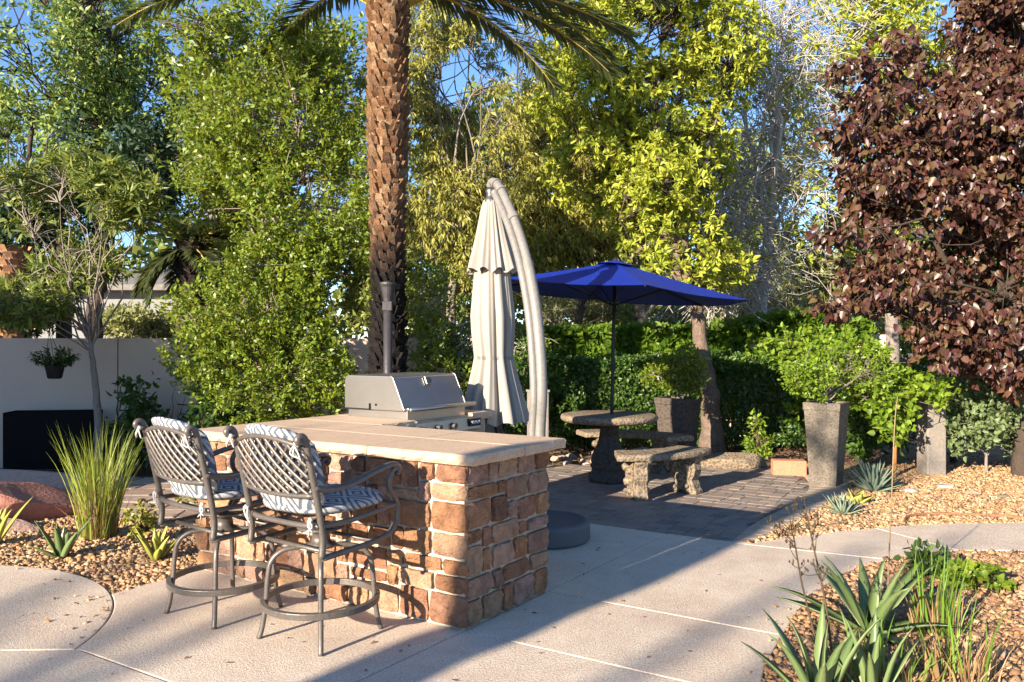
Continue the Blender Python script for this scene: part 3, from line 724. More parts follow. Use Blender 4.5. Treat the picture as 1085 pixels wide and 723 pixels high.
for t in (1.3, 1.48, 1.66):
    mb = MB(); mb.tube([LG(1.37, t, .842), LG(1.335, t, .840)], .024, 14); mb.build('knob', M['steel_dark'], cp, smooth=False, bevel=.003)
mb = MB()
for (s, z, w, h2) in ((1.80, 1.0, .012, .05), (1.74, 1.017, .01, .014)): extr(mb, [(s, z - h2 / 2), (s + w, z - h2 / 2), (s + w, z + h2 / 2), (s, z + h2 / 2)], 1.216, 1.2245)
extr(mb, [(1.80, .978), (2.06, .978), (2.06, .984), (1.80, .984)], 1.216, 1.2245)
mb.build('side_slot', M['matt_black'], hood)

# ------------------------------------------------------------------ bar stools
def bez(p0, p1, p2, p3, n=10):
    p0, p1, p2, p3 = map(np.array, (p0, p1, p2, p3)); t = np.linspace(0, 1, n)[:, None]
    return [tuple(x) for x in p0 * (1 - t)**3 + 3 * p1 * t * (1 - t)**2 + 3 * p2 * t**2 * (1 - t) + p3 * t**3]
def catmull(P, n=6):
    P = [np.array(p, float) for p in P]; Q = [2 * P[0] - P[1]] + P + [2 * P[-1] - P[-2]]; out = []
    for i in range(1, len(Q) - 2):
        for k in range(n):
            t = k / n; a, b, c, d = Q[i - 1:i + 3]
            out.append(tuple(.5 * (2 * b + (c - a) * t + (2 * a - 5 * b + 4 * c - d) * t * t + (3 * b - a - 3 * c + d) * t**3)))
    out.append(tuple(P[-1])); return out
def rotz(P, a):
    c, s = math.cos(a), math.sin(a); return [(p[0] * c - p[1] * s, p[0] * s + p[1] * c, p[2]) for p in P]
def puff(cx, sx, seed, nx=22, ny=18, wr=.006, sag=0.0, ex=3.2):
    """soft cushion: superellipsoid with dents"""
    g = np.random.default_rng(seed); vs = []; n1, n2 = 26, 40
    for i in range(n1 + 1):
        ph = -math.pi / 2 + math.pi * i / n1
        for k in range(n2):
            th = 2 * math.pi * k / n2
            f = lambda w, e: math.copysign(abs(w) ** (2 / e), w)
            p = np.array([f(math.cos(ph), 2.4) * f(math.cos(th), ex), f(math.cos(ph), 2.4) * f(math.sin(th), ex), f(math.sin(ph), 2.4)])
            vs.append(p)
    vs = np.array(vs); d = vnoise(vs, 3.2, seed) * wr + vnoise(vs, 8, seed + 1) * wr * .5
    P = vs * np.array(sx) + nrm(vs) * d[:, None] + np.array(cx)
    fs = [(i * n2 + k, i * n2 + (k + 1) % n2, (i + 1) * n2 + (k + 1) % n2, (i + 1) * n2 + k) for i in range(n1) for k in range(n2)]
    return P, fs
def make_stool(loc, rz, label, swv):
    t = thing('bar_stool', label, 'bar stool', loc, rz, 'cushioned bar stools at the stone counter')
    for sx in (-1, 1):
        for sy in (-1, 1):
            d = np.array([sx, sy]) / math.sqrt(2)
            P = catmull([(*(d * r), z) for r, z in ((.305, 0), (.288, .06), (.272, .17), (.262, .30), (.245, .385), (.19, .437), (.10, .452), (.03, .455))], 5)
            m = MB(); m.tube(P, .0145, 8, flat=.85); m.build('leg', M['bronze'], t, smooth=True)
    m = MB(); n = 56; vs = []
    for k in range(n):
        a = 2 * math.pi * k / n
        for r, z in ((.272, .168), (.298, .166), (.300, .198), (.274, .200)): vs.append((r * math.cos(a), r * math.sin(a), z))
    m.add(vs, [(k * 4 + j, ((k + 1) % n) * 4 + j, ((k + 1) % n) * 4 + (j + 1) % 4, k * 4 + (j + 1) % 4) for k in range(n) for j in range(4)])
    m.build('foot_ring', M['bronze'], t, bevel=.003)
    m = MB(); m.lathe([(.075, .448), (.08, .462), (.05, .47), (.042, .52), (.09, .535), (.12, .545), (.12, .553)], n=24)
    for a in (R(45), R(135)):
        dx, dy = .23 * math.cos(a), .23 * math.sin(a)
        m.tube(rotz([(-dx, -dy, .60), (-dx * .4, -dy * .4, .555), (dx * .4, dy * .4, .555), (dx, dy, .60)], swv), .012, 6)
    m.build('swivel', M['bronze'], t, smooth=True)
    rt = lambda P: rotz(P, swv)
    # side frames: post, lower rail, front sweep, arm
    for sx in (-1, 1):
        x = .275 * sx
        m = MB()
        post = catmull([(x, -.225, .475), (x, -.218, .56), (x, -.232, .66), (x, -.262, .80), (x, -.298, .95), (x, -.322, 1.045), (x, -.352, 1.062), (x, -.366, 1.045), (x, -.352, 1.03)], 5)
        m.tube(rt(post), .0165, 8)
        loop = catmull([(x, -.225, .475), (x, -.05, .482), (x, .12, .492), (x, .215, .515), (x, .268, .57), (x, .276, .64), (x, .255, .69), (x, .222, .735), (x, .214, .785), (x, .236, .83), (x, .266, .842), (x, .282, .825), (x, .268, .808)], 5)
        m.tube(rt(loop), .0155, 8)
        rail = catmull([(x, -.228, .628), (x, -.05, .628), (x, .12, .640), (x, .262, .655)], 5); m.tube(rt(rail), .013, 8)
        m.build('side_frame', M['bronze'], t, smooth=True)
        arm = catmull([(x, -.272, .815), (x, -.18, .795), (x, -.05, .80), (x, .10, .838), (x, .21, .862), (x, .262, .858), (x, .282, .838), (x, .27, .822)], 5)
        m = MB(); m.tube(rt(arm), .0165, 8, flat=1.25); m.build('arm', M['bronze'], t, smooth=True)
    m = MB(); m.tube(rt(catmull([(-.275, -.228, .628), (-.14, -.25, .622), (.14, -.25, .622), (.275, -.228, .628)], 5)), .014, 8)
    m.tube(rt(catmull([(-.275, .27, .655), (0, .30, .652), (.275, .27, .655)], 5)), .014, 8)
    m.tube(rt([(-.275, -.14, .478), (.275, -.14, .478)]), .011, 8); m.tube(rt([(-.275, .12, .49), (.275, .12, .49)]), .011, 8)
    m.build('seat_frame', M['bronze'], t, smooth=True)
    # lattice back
    def by(x, z): return -.232 - (z - .66) * .235 - .03 * (1 - (x / .275) ** 2)
    top = lambda x: 1.00 + .045 * (1 - (x / .265) ** 2)
    bot = lambda x: .775 - .012 * (1 - (x / .265) ** 2)
    m = MB()
    for fn in (top, bot): m.tube(rt([(x, by(x, fn(x)), fn(x)) for x in np.linspace(-.262, .262, 15)]), .0125, 8)
    for sg in (-1, 1):
        for x0 in np.arange(-.56, .57, .066):
            P = []
            for f in np.linspace(0, 1, 40):
                z = .76 + .30 * f; x = sg * (x0 + (f - .5) * .33 + .03 * math.sin(f * math.pi))
                if abs(x) < .262 and bot(x) <= z <= top(x): P.append((x, by(x, z) + .004 * sg, z))
            if len(P) > 2: m.tube(rt(P), .0098, 6, flat=.6)
    m.build('lattice_back', M['bronze'], t, smooth=True)
    # cushions
    P, fs = puff((0, .02, .690), (.265, .262, .052), 3, wr=.006)
    m = MB(); m.add(rt([tuple(p) for p in P]), fs); m.build('seat_cushion', M['cushion'], t, smooth=True)
    P, fs = puff((0, 0, 0), (.262, .218, .062), 8, wr=.007)
    Q = []
    for x, y, z in P:                               # stand the pad up and lean it on the lattice
        zz = .868 + y; yy = by(x * .9, zz) + .072 - z
        if zz > 1.0: yy -= (zz - 1.0) * .75          # flops back over the top rail
        Q.append((x, yy, zz + (.012 if zz > 1.0 else 0)))
    m = MB(); m.add(rt(Q), fs); m.build('back_cushion', M['cushion'], t, smooth=True)
    rr = random.Random(4)
    for sx in (-1, 1):
        for z0 in (1.03, .665):
            m = MB()
            x = .25 * sx; y = by(x, z0) - .012
            for k in range(3):
                P = catmull([(x, y, z0), (x + rr.uniform(-.02, .02), y - .022, z0 - .005), (x + rr.uniform(-.035, .035), y - .028, z0 - rr.uniform(.03, .05)), (x + rr.uniform(-.05, .05), y - .018, z0 - rr.uniform(.05, .085))], 4)
                m.tube(rt(P), .0042, 5)
            m.rock((rt([(x, y - .02, z0)])[0]), (.014, .012, .014), 3 + k, 2, 1.0)
            m.build('cushion_tie', M['tie'], t, smooth=True)
    return t
def copy_tree(o, parent=None):
    c = o.copy(); COL.objects.link(c); c.parent = parent
    for ch in list(o.children): copy_tree(ch, c)
    return c
RZ = math.atan2(-.527, .85)
s2 = make_stool((-.98, 4.115, 0), RZ, 'bar stool with blue patterned cushions nearest the counter corner', R(-5))
s1 = copy_tree(s2); s1.location = (-1.605, 4.475, 0); s1.rotation_euler = (0, 0, RZ - R(3)); s1['label'] = 'bar stool with blue patterned cushions beside the yellow aloe and gravel'

# ------------------------------------------------------------------ post behind the grill
t = thing('post_lamp', 'dark grey metal post with cup shaped head behind the grill', 'post lamp', (-1.176, 7.6, 0))
mb = MB(); mb.tube([(0, 0, -.05), (0, 0, 1.80)], .042, 16); mb.build('pole', M['post_grey'], t, smooth=True)
mb = MB(); mb.box((0, 0, 1.83), (.09, .09, .09)); mb.build('junction_box', M['post_grey'], t, bevel=.006)
mb = MB(); mb.lathe([(.042, 1.875), (.045, 1.90), (.055, 1.95), (.066, 2.01), (.078, 2.035), (.078, 2.055), (.06, 2.056)], n=20); mb.build('lamp_head', M['post_grey'], t)

# ------------------------------------------------------------------ closed cantilever umbrella
bx, by_ = .25, 6.08
t = thing('cantilever_umbrella', 'closed cream cantilever umbrella hanging from a curved taupe pole', 'umbrella', (bx, by_, 0)); o3 = np.array([bx, by_, 0])
mb = MB(); mb.lathe([(.325, .002), (.34, .02), (.34, .125), (.332, .145), (.31, .155), (.285, .150), (.27, .140), (.06, .138)], n=64); mb.build('base', M['disc'], t, smooth=False)
def dep(px): return 6.08 + max(0, 574 - px) / 52 * .92
arc = [(570, None, 0.10), (572, 460, 0), (574, 415, 0), (572, 368, 0), (567, 321, 0), (558, 274, 0), (547, 238, 0), (536, 212, 0), (528, 197, 0), (522, 193, 0), (519.5, 198, 0)]
P = [W(p, y, dep(p)) if y else np.array([(p - HX) * 6.08 / F, 6.08, .12]) for p, y, _ in arc]
P2 = [tuple(np.array(p) - o3) for p in catmull(P, 6)]
mb = MB(); mb.tube(P2, [.043] * 30 + [.038] * (len(P2) - 30), 16); pl = mb.build('pole', M['umb_pole'], t, smooth=True)
Pb = []
for i, p in enumerate(P2[:int(len(P2) * .76)]):
    Pb.append((p[0] - .058, p[1] + .0, p[2] - .02))
mb = MB(); mb.tube(Pb, .032, 12)
mb.rock(Pb[-1], (.042, .042, .042), 2, 2, 1.0); mb.build('strut', M['umb_pole'], t, smooth=True)
for k in (38, 46, 50):
    mb = MB(); mb.tube([P2[k - 1], P2[k]], .048, 16); mb.build('collar', M['umb_pole'], t)
mb = MB(); mb.box((P2[5][0] - .03, P2[5][1] - .02, P2[5][2] + .0), (.13, .10, .12), 0); mb.build('crank_box', M['umb_pole'], t, bevel=.01)
cx, cy = W(520, 205, 7.0)[:2] - o3[:2]
zz = lambda y: CAMZ + (HY - y) * 7.0 / F
mb = MB(); mb.lathe([(.03, zz(199)), (.05, zz(203)), (.038, zz(206)), (.042, zz(209)), (.066, zz(212.5)), (.07, zz(215)), (.05, zz(216))], (cx, cy, 0), 24); mb.build('hub', M['steel_dark'], t, smooth=True)
def pleat(n, amp, sd):
    g = np.random.default_rng(sd); ph = g.uniform(0, 6.28, 4)
    return lambda th, z, i: 1 + 1.35 * amp * (.55 * math.cos(n * th + .35 * math.sin(3 * th + ph[0]) + .25 * z) + .3 * math.cos((n - 3) * th + ph[1] + z * .6) + .25 * math.cos((n + 4) * th + ph[2]) + .22 * math.cos((2 * n + 3) * th + ph[3]))
def skin(prof, n, pl_, shift, hem, c, thick=.0):
    vs = []; m = len(prof)
    for i, (hw, y) in enumerate(prof):
        f = i / (m - 1)
        for k in range(n):
            th = 2 * math.pi * k / n; z = zz(y)
            am = pl_(th, z, i); r = hw * 1.07 * 7.0 / F * (1 + (am - 1) * min(1, .35 + f * 1.1))
            z2 = z + (hem(th) if i == m - 1 else 0)
            vs.append((c[0] + shift(y) + r * math.cos(th), c[1] + r * math.sin(th), z2))
    return vs, [(i * n + k, i * n + (k + 1) % n, (i + 1) * n + (k + 1) % n, (i + 1) * n + k)[::-1] for i in range(m - 1) for k in range(n)]
sh = lambda y: (y - 212) * .000185 * 1.0
mb = MB()
vs, fs = skin([(17, 276), (17.5, 295), (19.5, 320), (20.5, 335), (19.5, 355), (17.8, 372), (17.2, 379), (18.6, 388), (21.5, 402), (25.5, 420), (29.5, 438), (31.5, 447)], 160, pleat(11, .17, 2), sh, lambda th: .018 * math.cos(11 * th + 1), (cx, cy)); mb.add(vs, fs)
cn = mb.build('canopy', M['umb_cloth'], t, smooth=True)
mb = MB()
vs, fs = skin([(7.5, 213), (10, 222), (12.5, 236), (15.5, 252), (19, 268), (22, 280), (23.5, 288)], 160, pleat(10, .14, 5), sh, lambda th: .022 * math.cos(10 * th), (cx, cy)); mb.add(vs, fs); mb.build('top_tier', M['umb_cloth'], cn, smooth=True)
mb = MB(); vs, fs = skin([(17.9, 377.5), (17.7, 381)], 160, pleat(11, .14, 2), sh, lambda th: 0, (cx, cy)); mb.add(vs, fs); mb.build('tie_strap', M['umb_pole'], cn, smooth=True)
mb = MB(); mb.tube([(cx + sh(447) + .02, cy, zz(448) - .02), (cx + sh(300), cy, zz(300))], .02, 10); mb.build('mast', M['umb_pole'], cn, smooth=True)

# ------------------------------------------------------------------ stone table, benches, blue umbrella
TX, TY = 1.04, 8.6
t = thing('stone_table', 'round weathered cast stone table on a carved pedestal', 'table', (TX, TY, 0))
mb = MB(); mb.lathe([(.44, .635), (.49, .645), (.515, .665), (.52, .69), (.51, .71), (.485, .718), (.03, .718)], n=64); mb.build('tabletop', M['cast_stone'], t, smooth=True)
mb = MB(); fl = lambda th, z, i: 1 + (.10 * math.cos(9 * th + z * 6) if .18 < z < .56 else 0)
mb.lathe([(.215, 0), (.22, .02), (.215, .085), (.19, .10), (.185, .14), (.20, .155), (.20, .175), (.175, .19), (.185, .22), (.175, .28), (.145, .34), (.115, .41), (.095, .49), (.088, .55), (.105, .585), (.15, .62), (.22, .637)], n=72, mod=fl)
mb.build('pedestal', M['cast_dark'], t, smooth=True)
def bench(label, a0, a1):
    t = thing('curved_bench', label, 'bench', (TX, TY, 0), 0, 'curved stone benches around the table')
    r0, r1 = .74, 1.12; n = 26; mb = MB(); sec = [(r0, .375), (r0 - .006, .40), (r0 + .01, .435), (r1 - .01, .435), (r1 + .012, .41), (r1, .37)]
    rr = random.Random(int(a0)); vs = []
    for k in range(n + 1):
        a = R(a0 + (a1 - a0) * k / n); f = 1 - .06 * (abs(k / n - .5) * 2) ** 6
        for r, z in sec:
            rc = (r0 + r1) / 2; r_ = rc + (r - rc) * f + rr.uniform(-.003, .003); vs.append((r_ * math.cos(a), r_ * math.sin(a), z + rr.uniform(-.002, .002)))
    m = len(sec); fs = [(k * m + j, k * m + (j + 1) % m, (k + 1) * m + (j + 1) % m, (k + 1) * m + j) for k in range(n) for j in range(m)] + [tuple(range(m - 1, -1, -1)), tuple(range(n * m, n * m + m))]
    mb.add(vs, fs); mb.build('seat', M['cast_stone'], t, bevel=.012, bseg=2)
    # carved scroll legs
    prof = [(-.17, 0), (-.17, .03), (-.115, .045), (-.075, .09), (-.105, .14), (-.15, .19), (-.165, .25), (-.155, .31), (-.175, .345), (-.175, .372), (.175, .372), (.175, .345), (.15, .30), (.165, .24), (.15, .18), (.12, .14), (.145, .095), (.155, .055), (.175, .035), (.175, 0), (.06, 0), (.03, .035), (-.03, .035), (-.06, 0)]
    for a in (a0 + (a1 - a0) * .2, a0 + (a1 - a0) * .8):
        mb = MB(); A = R(a); er = np.array([math.cos(A), math.sin(A)]); et = np.array([-er[1], er[0]]); rc = (r0 + r1) / 2
        n2 = len(prof)
        for w0, w1, sc2 in ((-.065, .065, .92), (-.08, -.065, .7), (.065, .08, .7)):
            vs = [(*(er * (rc + x * sc2) + et * w), (z if sc2 > .9 else .02 + z * .9)) for w in (w0, w1) for x, z in prof]
            mb.add(vs, [tuple(range(n2 - 1, -1, -1)), tuple(range(n2, 2 * n2))] + [(i, (i + 1) % n2, n2 + (i + 1) % n2, n2 + i) for i in range(n2)])
        for w in (-.082, .082):
            for (x, z, r_) in ((-.06, .29, .05), (.06, .27, .045), (.0, .16, .055), (.07, .08, .035), (-.07, .06, .03)):
                p = er * (rc + x) + et * w; mb.rock((p[0], p[1], z), (r_, r_, r_ * .9), 3, 2, 1.0)
        mb.build('leg', M['cast_stone'], t, bevel=.01)
    return t
bench('curved stone bench in front of the table to its right', -93, -31)
bench('curved stone bench behind the table near the dark planter', 24, 104)
t = thing('patio_umbrella', 'open royal blue umbrella standing through the stone table', 'umbrella', (TX, TY, 0))
tilt = Matrix.Rotation(R(4.8), 3, 'Y')
apex = np.array([.068, 0, 2.35]); RR = 1.42; drop = .335
def cp(r, a, z): v = tilt @ Vector((r * math.cos(a), r * math.sin(a), z)); return np.array([v.x, v.y, v.z]) + apex
nsd = 6; angs = [R(-90 + 60 * k + 5) for k in range(nsd)]
mb = MB(); vs = []; fs = []; nr, ns = 10, 8
for k in range(nsd):
    o = len(vs)
    for i in range(nr + 1):
        r = .03 + (1 - .03) * i / nr
        for j in range(ns + 1):
            f = j / ns; a, b = angs[k], angs[(k + 1) % nsd]
            p = (1 - f) * np.array([math.cos(a), math.sin(a)]) + f * np.array([math.cos(b), math.sin(b)])
            sag = -.028 * math.sin(f * math.pi) * r - .012 * math.sin(r * math.pi)
            v = tilt @ Vector((p[0] * r * RR, p[1] * r * RR, -drop * r + sag)); vs.append(np.array([v.x, v.y, v.z]) + apex)
    for i in range(nr):
        for j in range(ns): q = o + i * (ns + 1) + j; fs.append((q, q + 1, q + ns + 2, q + ns + 1)[::-1])
    o2 = len(vs); base = o + nr * (ns + 1)
    for j in range(ns + 1): vs.append(vs[base + j] + np.array([0, 0, -.006]) - .004 * (vs[base + j] - apex))
    for j in range(ns): fs.append((base + j, base + j + 1, o2 + j + 1, o2 + j)[::-1])
mb.add(vs, fs); cn = mb.build('canopy', M['blue_cloth'], t)
mo = cn.modifiers.new('cloth', 'SOLIDIFY'); mo.thickness = .003
for a in angs:
    mb = MB(); mb.tube([cp(.05, a, -.05), cp(RR * .5, a, -drop * .5 - .055), cp(RR * .985, a, -drop - .012)], .009, 6); mb.build('rib', M['dark_pole'], t, smooth=True)
    mb = MB(); mb.tube([cp(RR * .5, a, -drop * .5 - .06), (.04, 0, 1.88)], .007, 6); mb.build('strut', M['dark_pole'], t, smooth=True)
mb = MB(); mb.tube([(.025, 0, .02), (.03, 0, .72), (.045, 0, 1.5), tuple(apex + np.array([0, 0, .02]))], .019, 12); mb.build('pole', M['dark_pole'], t, smooth=True)
mb = MB(); mb.box((.04, -.025, 1.24), (.045, .06, .10)); mb.tube([(.04, -.05, 1.24), (.04, -.10, 1.24), (.04, -.10, 1.18)], .007, 6); mb.build('crank', M['dark_pole'], t)
mb = MB(); mb.lathe([(.05, -.02), (.03, .02), (.012, .045), (.004, .05)], tuple(apex), 16); mb.build('finial', M['dark_pole'], t)
mb = MB(); vs = [cp(.02, 0, .02)] + [cp(.22, a, -.035) for a in angs]; mb.add(vs, [(0, 1 + (k + 1) % 6, 1 + k)[::-1] for k in range(6)]); mb.build('vent', M['blue_cloth'], cn)

# ------------------------------------------------------------------ planters, post, blocks, box, wall
def planter(label, x, y, rz, top, bot, h, mat):
    t = thing('tall_planter', label, 'planter', (x, y, 0), rz)
    mb = MB(); a, b = top / 2, bot / 2; wt = .035
    lv = [(b, -.02), (b + (a - b) * .93, h - .08), (a + .004, h - .075), (a + .006, h), (a - wt, h), (a - wt, h - .06)]
    vs = [(sx * r, sy * r, z) for r, z in lv for sx, sy in ((-1, -1), (1, -1), (1, 1), (-1, 1))]
    fs = [(k * 4 + i, k * 4 + (i + 1) % 4, k * 4 + 4 + (i + 1) % 4, k * 4 + 4 + i) for k in range(len(lv) - 1) for i in range(4)] + [(3, 2, 1, 0)]
    mb.add(vs, fs); mb.build('planter_body', mat, t, bevel=.01)
    mb = MB(); c = a - wt - .001; mb.add([(-c, -c, h - .05), (c, -c, h - .05), (c, c, h - .05), (-c, c, h - .05)], [(0, 1, 2, 3)]); mb.build('potting_soil', M['soil'], t)
    return t
planter('tall tapered stone planter in full sun at the kerb', 3.30, 8.42, R(-37), .365, .262, .86, M['planter'])
planter('tall tapered planter half shaded behind the rear bench', 2.07, 10.0, R(-36), .43, .31, .80, M['cast_dark'])  # shade on this planter put in as a darker stone
t = thing('garden_post', 'short grey weathered wooden post half hidden by leaves', 'post', (4.74, 9.07, 0))
mb = MB(); mb.box((0, 0, .50), (.23, .20, 1.10), R(8)); mb.build('shaft', M['wood_post'], t, bevel=.012)
mb = MB(); mb.add([(-.125, -.11, 1.05), (.125, -.11, 1.05), (.125, .11, 1.05), (-.125, .11, 1.05), (0, 0, 1.13)], [(0, 1, 4), (1, 2, 4), (2, 3, 4), (3, 0, 4), (3, 2, 1, 0)]); mb.build('cap', M['wood_post'], t)
t = thing('garden_post', 'grey weathered wooden post partly hidden by the curved umbrella pole', 'post', (.315, 9.75, 0))
mb = MB(); mb.box((0, 0, .40), (.24, .15, .96), R(12)); mb.build('shaft', M['wood_post'], t, bevel=.012)
mb = MB(); mb.box((0, 0, .895), (.26, .17, .03), R(12)); mb.build('cap', M['wood_post'], t, bevel=.006)
rr = random.Random(6)
for k in range(26):
    mb = MB(); q = rr.uniform(.045, .1); mb.rock((0, 0, 0), (q, q * .8, q * .6), 40 + k, 2, .4); o = mb.build('pale_stone', M['grey_rock' if k % 3 else 'pink_rock']); o.location = (rr.uniform(.55, 1.5), rr.uniform(9.75, 10.5), -.02); o.rotation_euler = (0, 0, rr.uniform(0, 6))
    tag(o, 'pale fist sized stone in the rubble behind the stone table', 'stone', 'rubble stones behind the table')
t = tag(MB().box((3.12, 9.05, .06), (.36, .17, .20), R(-8)).build('brick_block', M['brick_block'], bevel=.01), 'orange terracotta block lying behind the sunlit planter', 'block')
mb = MB(); mb.rock((2.62, 9.55, .05), (.50, .17, .14), 12, 3, .5); tag(mb.build('edging_stone', M['cast_stone']), 'long low grey edging stone at the back of the pavers', 'stone')
mb = MB(); mb.rock((1.55, 10.0, .06), (.24, .14, .15), 14, 3, .5); tag(mb.build('boulder', M['grey_rock']), 'pale grey rock under the rear bench', 'rock')

# back wall
wa, wb = np.array((-9.5, 9.6)), np.array((-5.05, 10.28)); wc = np.array((-1.2, 11.0))
root = thing('garden_wall', 'taupe stucco garden wall with flat cap behind the left bed', 'wall', (-5.05, 10.28, 0))
wn = 0
for a, b in ((wa, wb), (wb, wc)):
    d = (b - a) / np.linalg.norm(b - a); nn = np.array([-d[1], d[0]]); e2 = .008
    mb = MB(); a2, b2 = a + d * e2, b - d * e2
    mb.prism([tuple(p - wb) for p in (a2, b2, b2 + nn * .2, a2 + nn * .2)], -.1, 1.535); mb.build('wall_panel', M['wall'], root, bevel=.006)
mb = MB(); d1 = (wb - wa) / np.linalg.norm(wb - wa); mb.box((0.01, .1, .7), (.03, .16, 1.62)); mb.build('control_joint', M['wallcap'], root)
mb = MB()
t = thing('black_planter_box', 'matt black rectangular box standing against the stucco wall', 'planter box', (-5.56, 9.74, -.03), R(8))
mb.box((0, -.16, .34), (1.0, .02, .68)); mb.box((0, .16, .34), (1.0, .02, .68)); mb.box((-.49, 0, .34), (.02, .30, .68)); mb.box((.49, 0, .34), (.02, .30, .68)); mb.build('box_body', M['matt_black'], t)
mb = MB(); mb.box((0, 0, .56), (.96, .30, .03)); mb.build('potting_soil', M['soil'], t)

# rocks on the left
def rock(name, label, c, size, seed, mat, cat='rock', sub=4, group=None):
    mb = MB(); mb.rock((0, 0, 0), size, seed, sub, .35); o = mb.build(name, mat); o.location = c; return tag(o, label, cat, group)
rock('boulder', 'large smooth red sandstone boulder at the left edge', (-4.55, 6.95, .03), (.80, .52, .33), 5, M['red_rock'])
rock('boulder', 'flat pink sandstone slab in front of the red boulder', (-4.15, 6.45, -.03), (.45, .22, .10), 8, M['pink_rock'])
rock('boulder', 'broad flat pink rock below the black box', (-5.3, 8.55, .0), (.95, .42, .16), 11, M['pink_rock'])
for (px, py, s, sd, lab, m_) in ((965, 521, .085, 3, 'grey oval stone on the gravel right of the agave', 'grey_rock'), (938, 517, .05, 4, 'small white stone beside the blue agave', 'planter'), (1003, 517, .10, 5, 'flat greenish grey stone on gravel near the post', 'grey_rock'),
                                 (1030, 523, .08, 6, 'pinkish tan stone on gravel toward the right edge', 'pink_rock'), (1064, 527, .07, 7, 'rounded pale stone on gravel at the right edge', 'planter'), (985, 527, .06, 8, 'small tan stone below the grey stones', 'pink_rock')):
    x, y = G(px, py); rock('garden_stone', lab, (x, y, .0), (s, s * .7, s * .45), sd, M[m_], 'stone', 3, 'loose stones on the gravel')
mb = MB(); P = [(*G(px, py), .012) for px, py in ((958, 556), (962, 549), (985, 546), (1040, 547), (1090, 550), (1180, 549))]; mb.tube(catmull(P, 6), .011, 8); tag(mb.build('drip_hose', M['cord']), 'thin brown drip hose lying on gravel along the walkway', 'hose')

# ================================================================== PLANTS
def lb(px, py, Y, rx, ry, d):               # crown lobe seen at a pixel, radii in photo pixels at distance Y, depth in metres
    return (W(px, py, Y), (rx * Y / F, d, ry * Y / F))
def gp(px, Y): return ((px - HX) * Y / F, Y, -.08)

# --- date palm behind the grill
PX, PY = -1.33, 8.6
t = thing('date_palm', 'date palm with thick scaly orange brown trunk, near black towards its foot', 'palm tree', (PX, PY, 0))
mb = MB(); rr = random.Random(2)
axis = lambda z: (.0 + .010 * z * math.sin(z * .9), 0)
rad = lambda z: .188 + .02 * math.sin(z * 1.7 + 1) + .03 * max(0, z - 4.3) + .05 * math.exp(-z * 4)
prof = [(rad(z) - .03, z) for z in np.linspace(-.1, 5.25, 40)]
mb.lathe(prof, (0, 0, 0), 24)
row = 0; z = 0.0
while z < 5.2:
    nn = 13; off = (row % 2) * .5 + row * .11
    for k in range(nn):
        th = 2 * math.pi * (k + off) / nn + rr.uniform(-.11, .11); r = rad(z); zz0 = z + rr.uniform(-.03, .03)
        er = np.array([math.cos(th), math.sin(th), 0]); et = np.array([-er[1], er[0], 0]); up = np.array([0, 0, 1.])
        w = rr.uniform(.028, .06); hh = rr.uniform(.05, .13); ou = rr.uniform(.004, .045)
        c = er * (r - .035) + up * zz0
        vs = [c - et * w - up * .02, c + et * w - up * .02, c + et * w * .8 + er * (.03 + ou * .5) + up * hh * .45, c - et * w * .8 + er * (.03 + ou * .5) + up * hh * .45,
              c + et * w * .55 + er * (.035 + ou) + up * hh, c - et * w * .55 + er * (.035 + ou) + up * hh, c + et * w * .5 + up * hh * 1.05, c - et * w * .5 + up * hh * 1.05]
        mb.add(vs, [(0, 1, 2, 3), (3, 2, 4, 5), (5, 4, 6, 7), (0, 3, 5, 7), (1, 6, 4, 2)])
    z += .072; row += 1
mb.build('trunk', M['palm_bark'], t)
def frond(base, az, el, Lf, sd, curl, parent):
    g = np.random.default_rng(sd); n = 40; p = np.array(base, float); e = el; pts = [p.copy()]; st = Lf / n; hd = np.array([math.cos(az), math.sin(az), 0])
    for i in range(n):
        e -= curl * st * (1 + .8 * i / n); p = p + (hd * math.cos(e) + np.array([0, 0, math.sin(e)])) * st; pts.append(p.copy())
    pts = np.array(pts)
    v, f = tubes_np([(pts, np.linspace(.03, .004, n + 1))], 5)
    fr = rawmesh('frond', v, f, np.full(len(f), 4), M['petiole'], parent, True)
    tg = nrm(np.gradient(pts, axis=0)); side = np.array([-hd[1], hd[0], 0]); upn = np.cross(side, tg) * -1
    P, D = [], []
    for i in range(5, n + 1):
        for q in (0, .33, .66):
            b = pts[i] - tg[i] * st * q
            for sg in (-1, 1):
                P.append(b); D.append(side * sg * 1.0 + tg[i] * (.75 + .3 * i / n) + upn[i] * (.35 * g.uniform(.2, 1.3)) + np.array([0, 0, -.22]) + g.normal(size=3) * .08)
    P = np.array(P); D = np.array(D); f_ = np.repeat(np.linspace(0, 1, n + 1)[5:], 6)
    Ln = .50 * (1 - .5 * f_) * np.minimum(1, .45 + f_ * 3) * g.uniform(.85, 1.1, len(P))
    leaves('leaflets', P, D, np.tile(np.array([0, 0, 1.]), (len(P), 1)) + g.normal(size=P.shape) * .3, Ln, .034, M['frond'], fr, 'diamond', .1, .12)
cz = 5.40; rr = random.Random(17)
spec = [(R(178), R(8), 2.9, .17), (R(190), R(6), 2.2, .22), (R(3), R(1), 2.5, .15), (R(10), R(5), 2.6, .16), (R(202), R(30), 2.7, .30), (R(160), R(30), 2.8, .22), (R(2), R(16), 2.9, .20), (R(24), R(12), 2.8, .24), (R(172), R(34), 2.9, .28), (R(30), R(-2), 2.2, .26), (R(150), R(4), 1.8, .34), (R(18), R(2), 2.6, .2)]
for k in range(7): spec.append((rr.uniform(0, 6.28), R(rr.uniform(48, 86)), rr.uniform(2.0, 2.7), rr.uniform(.2, .36)))
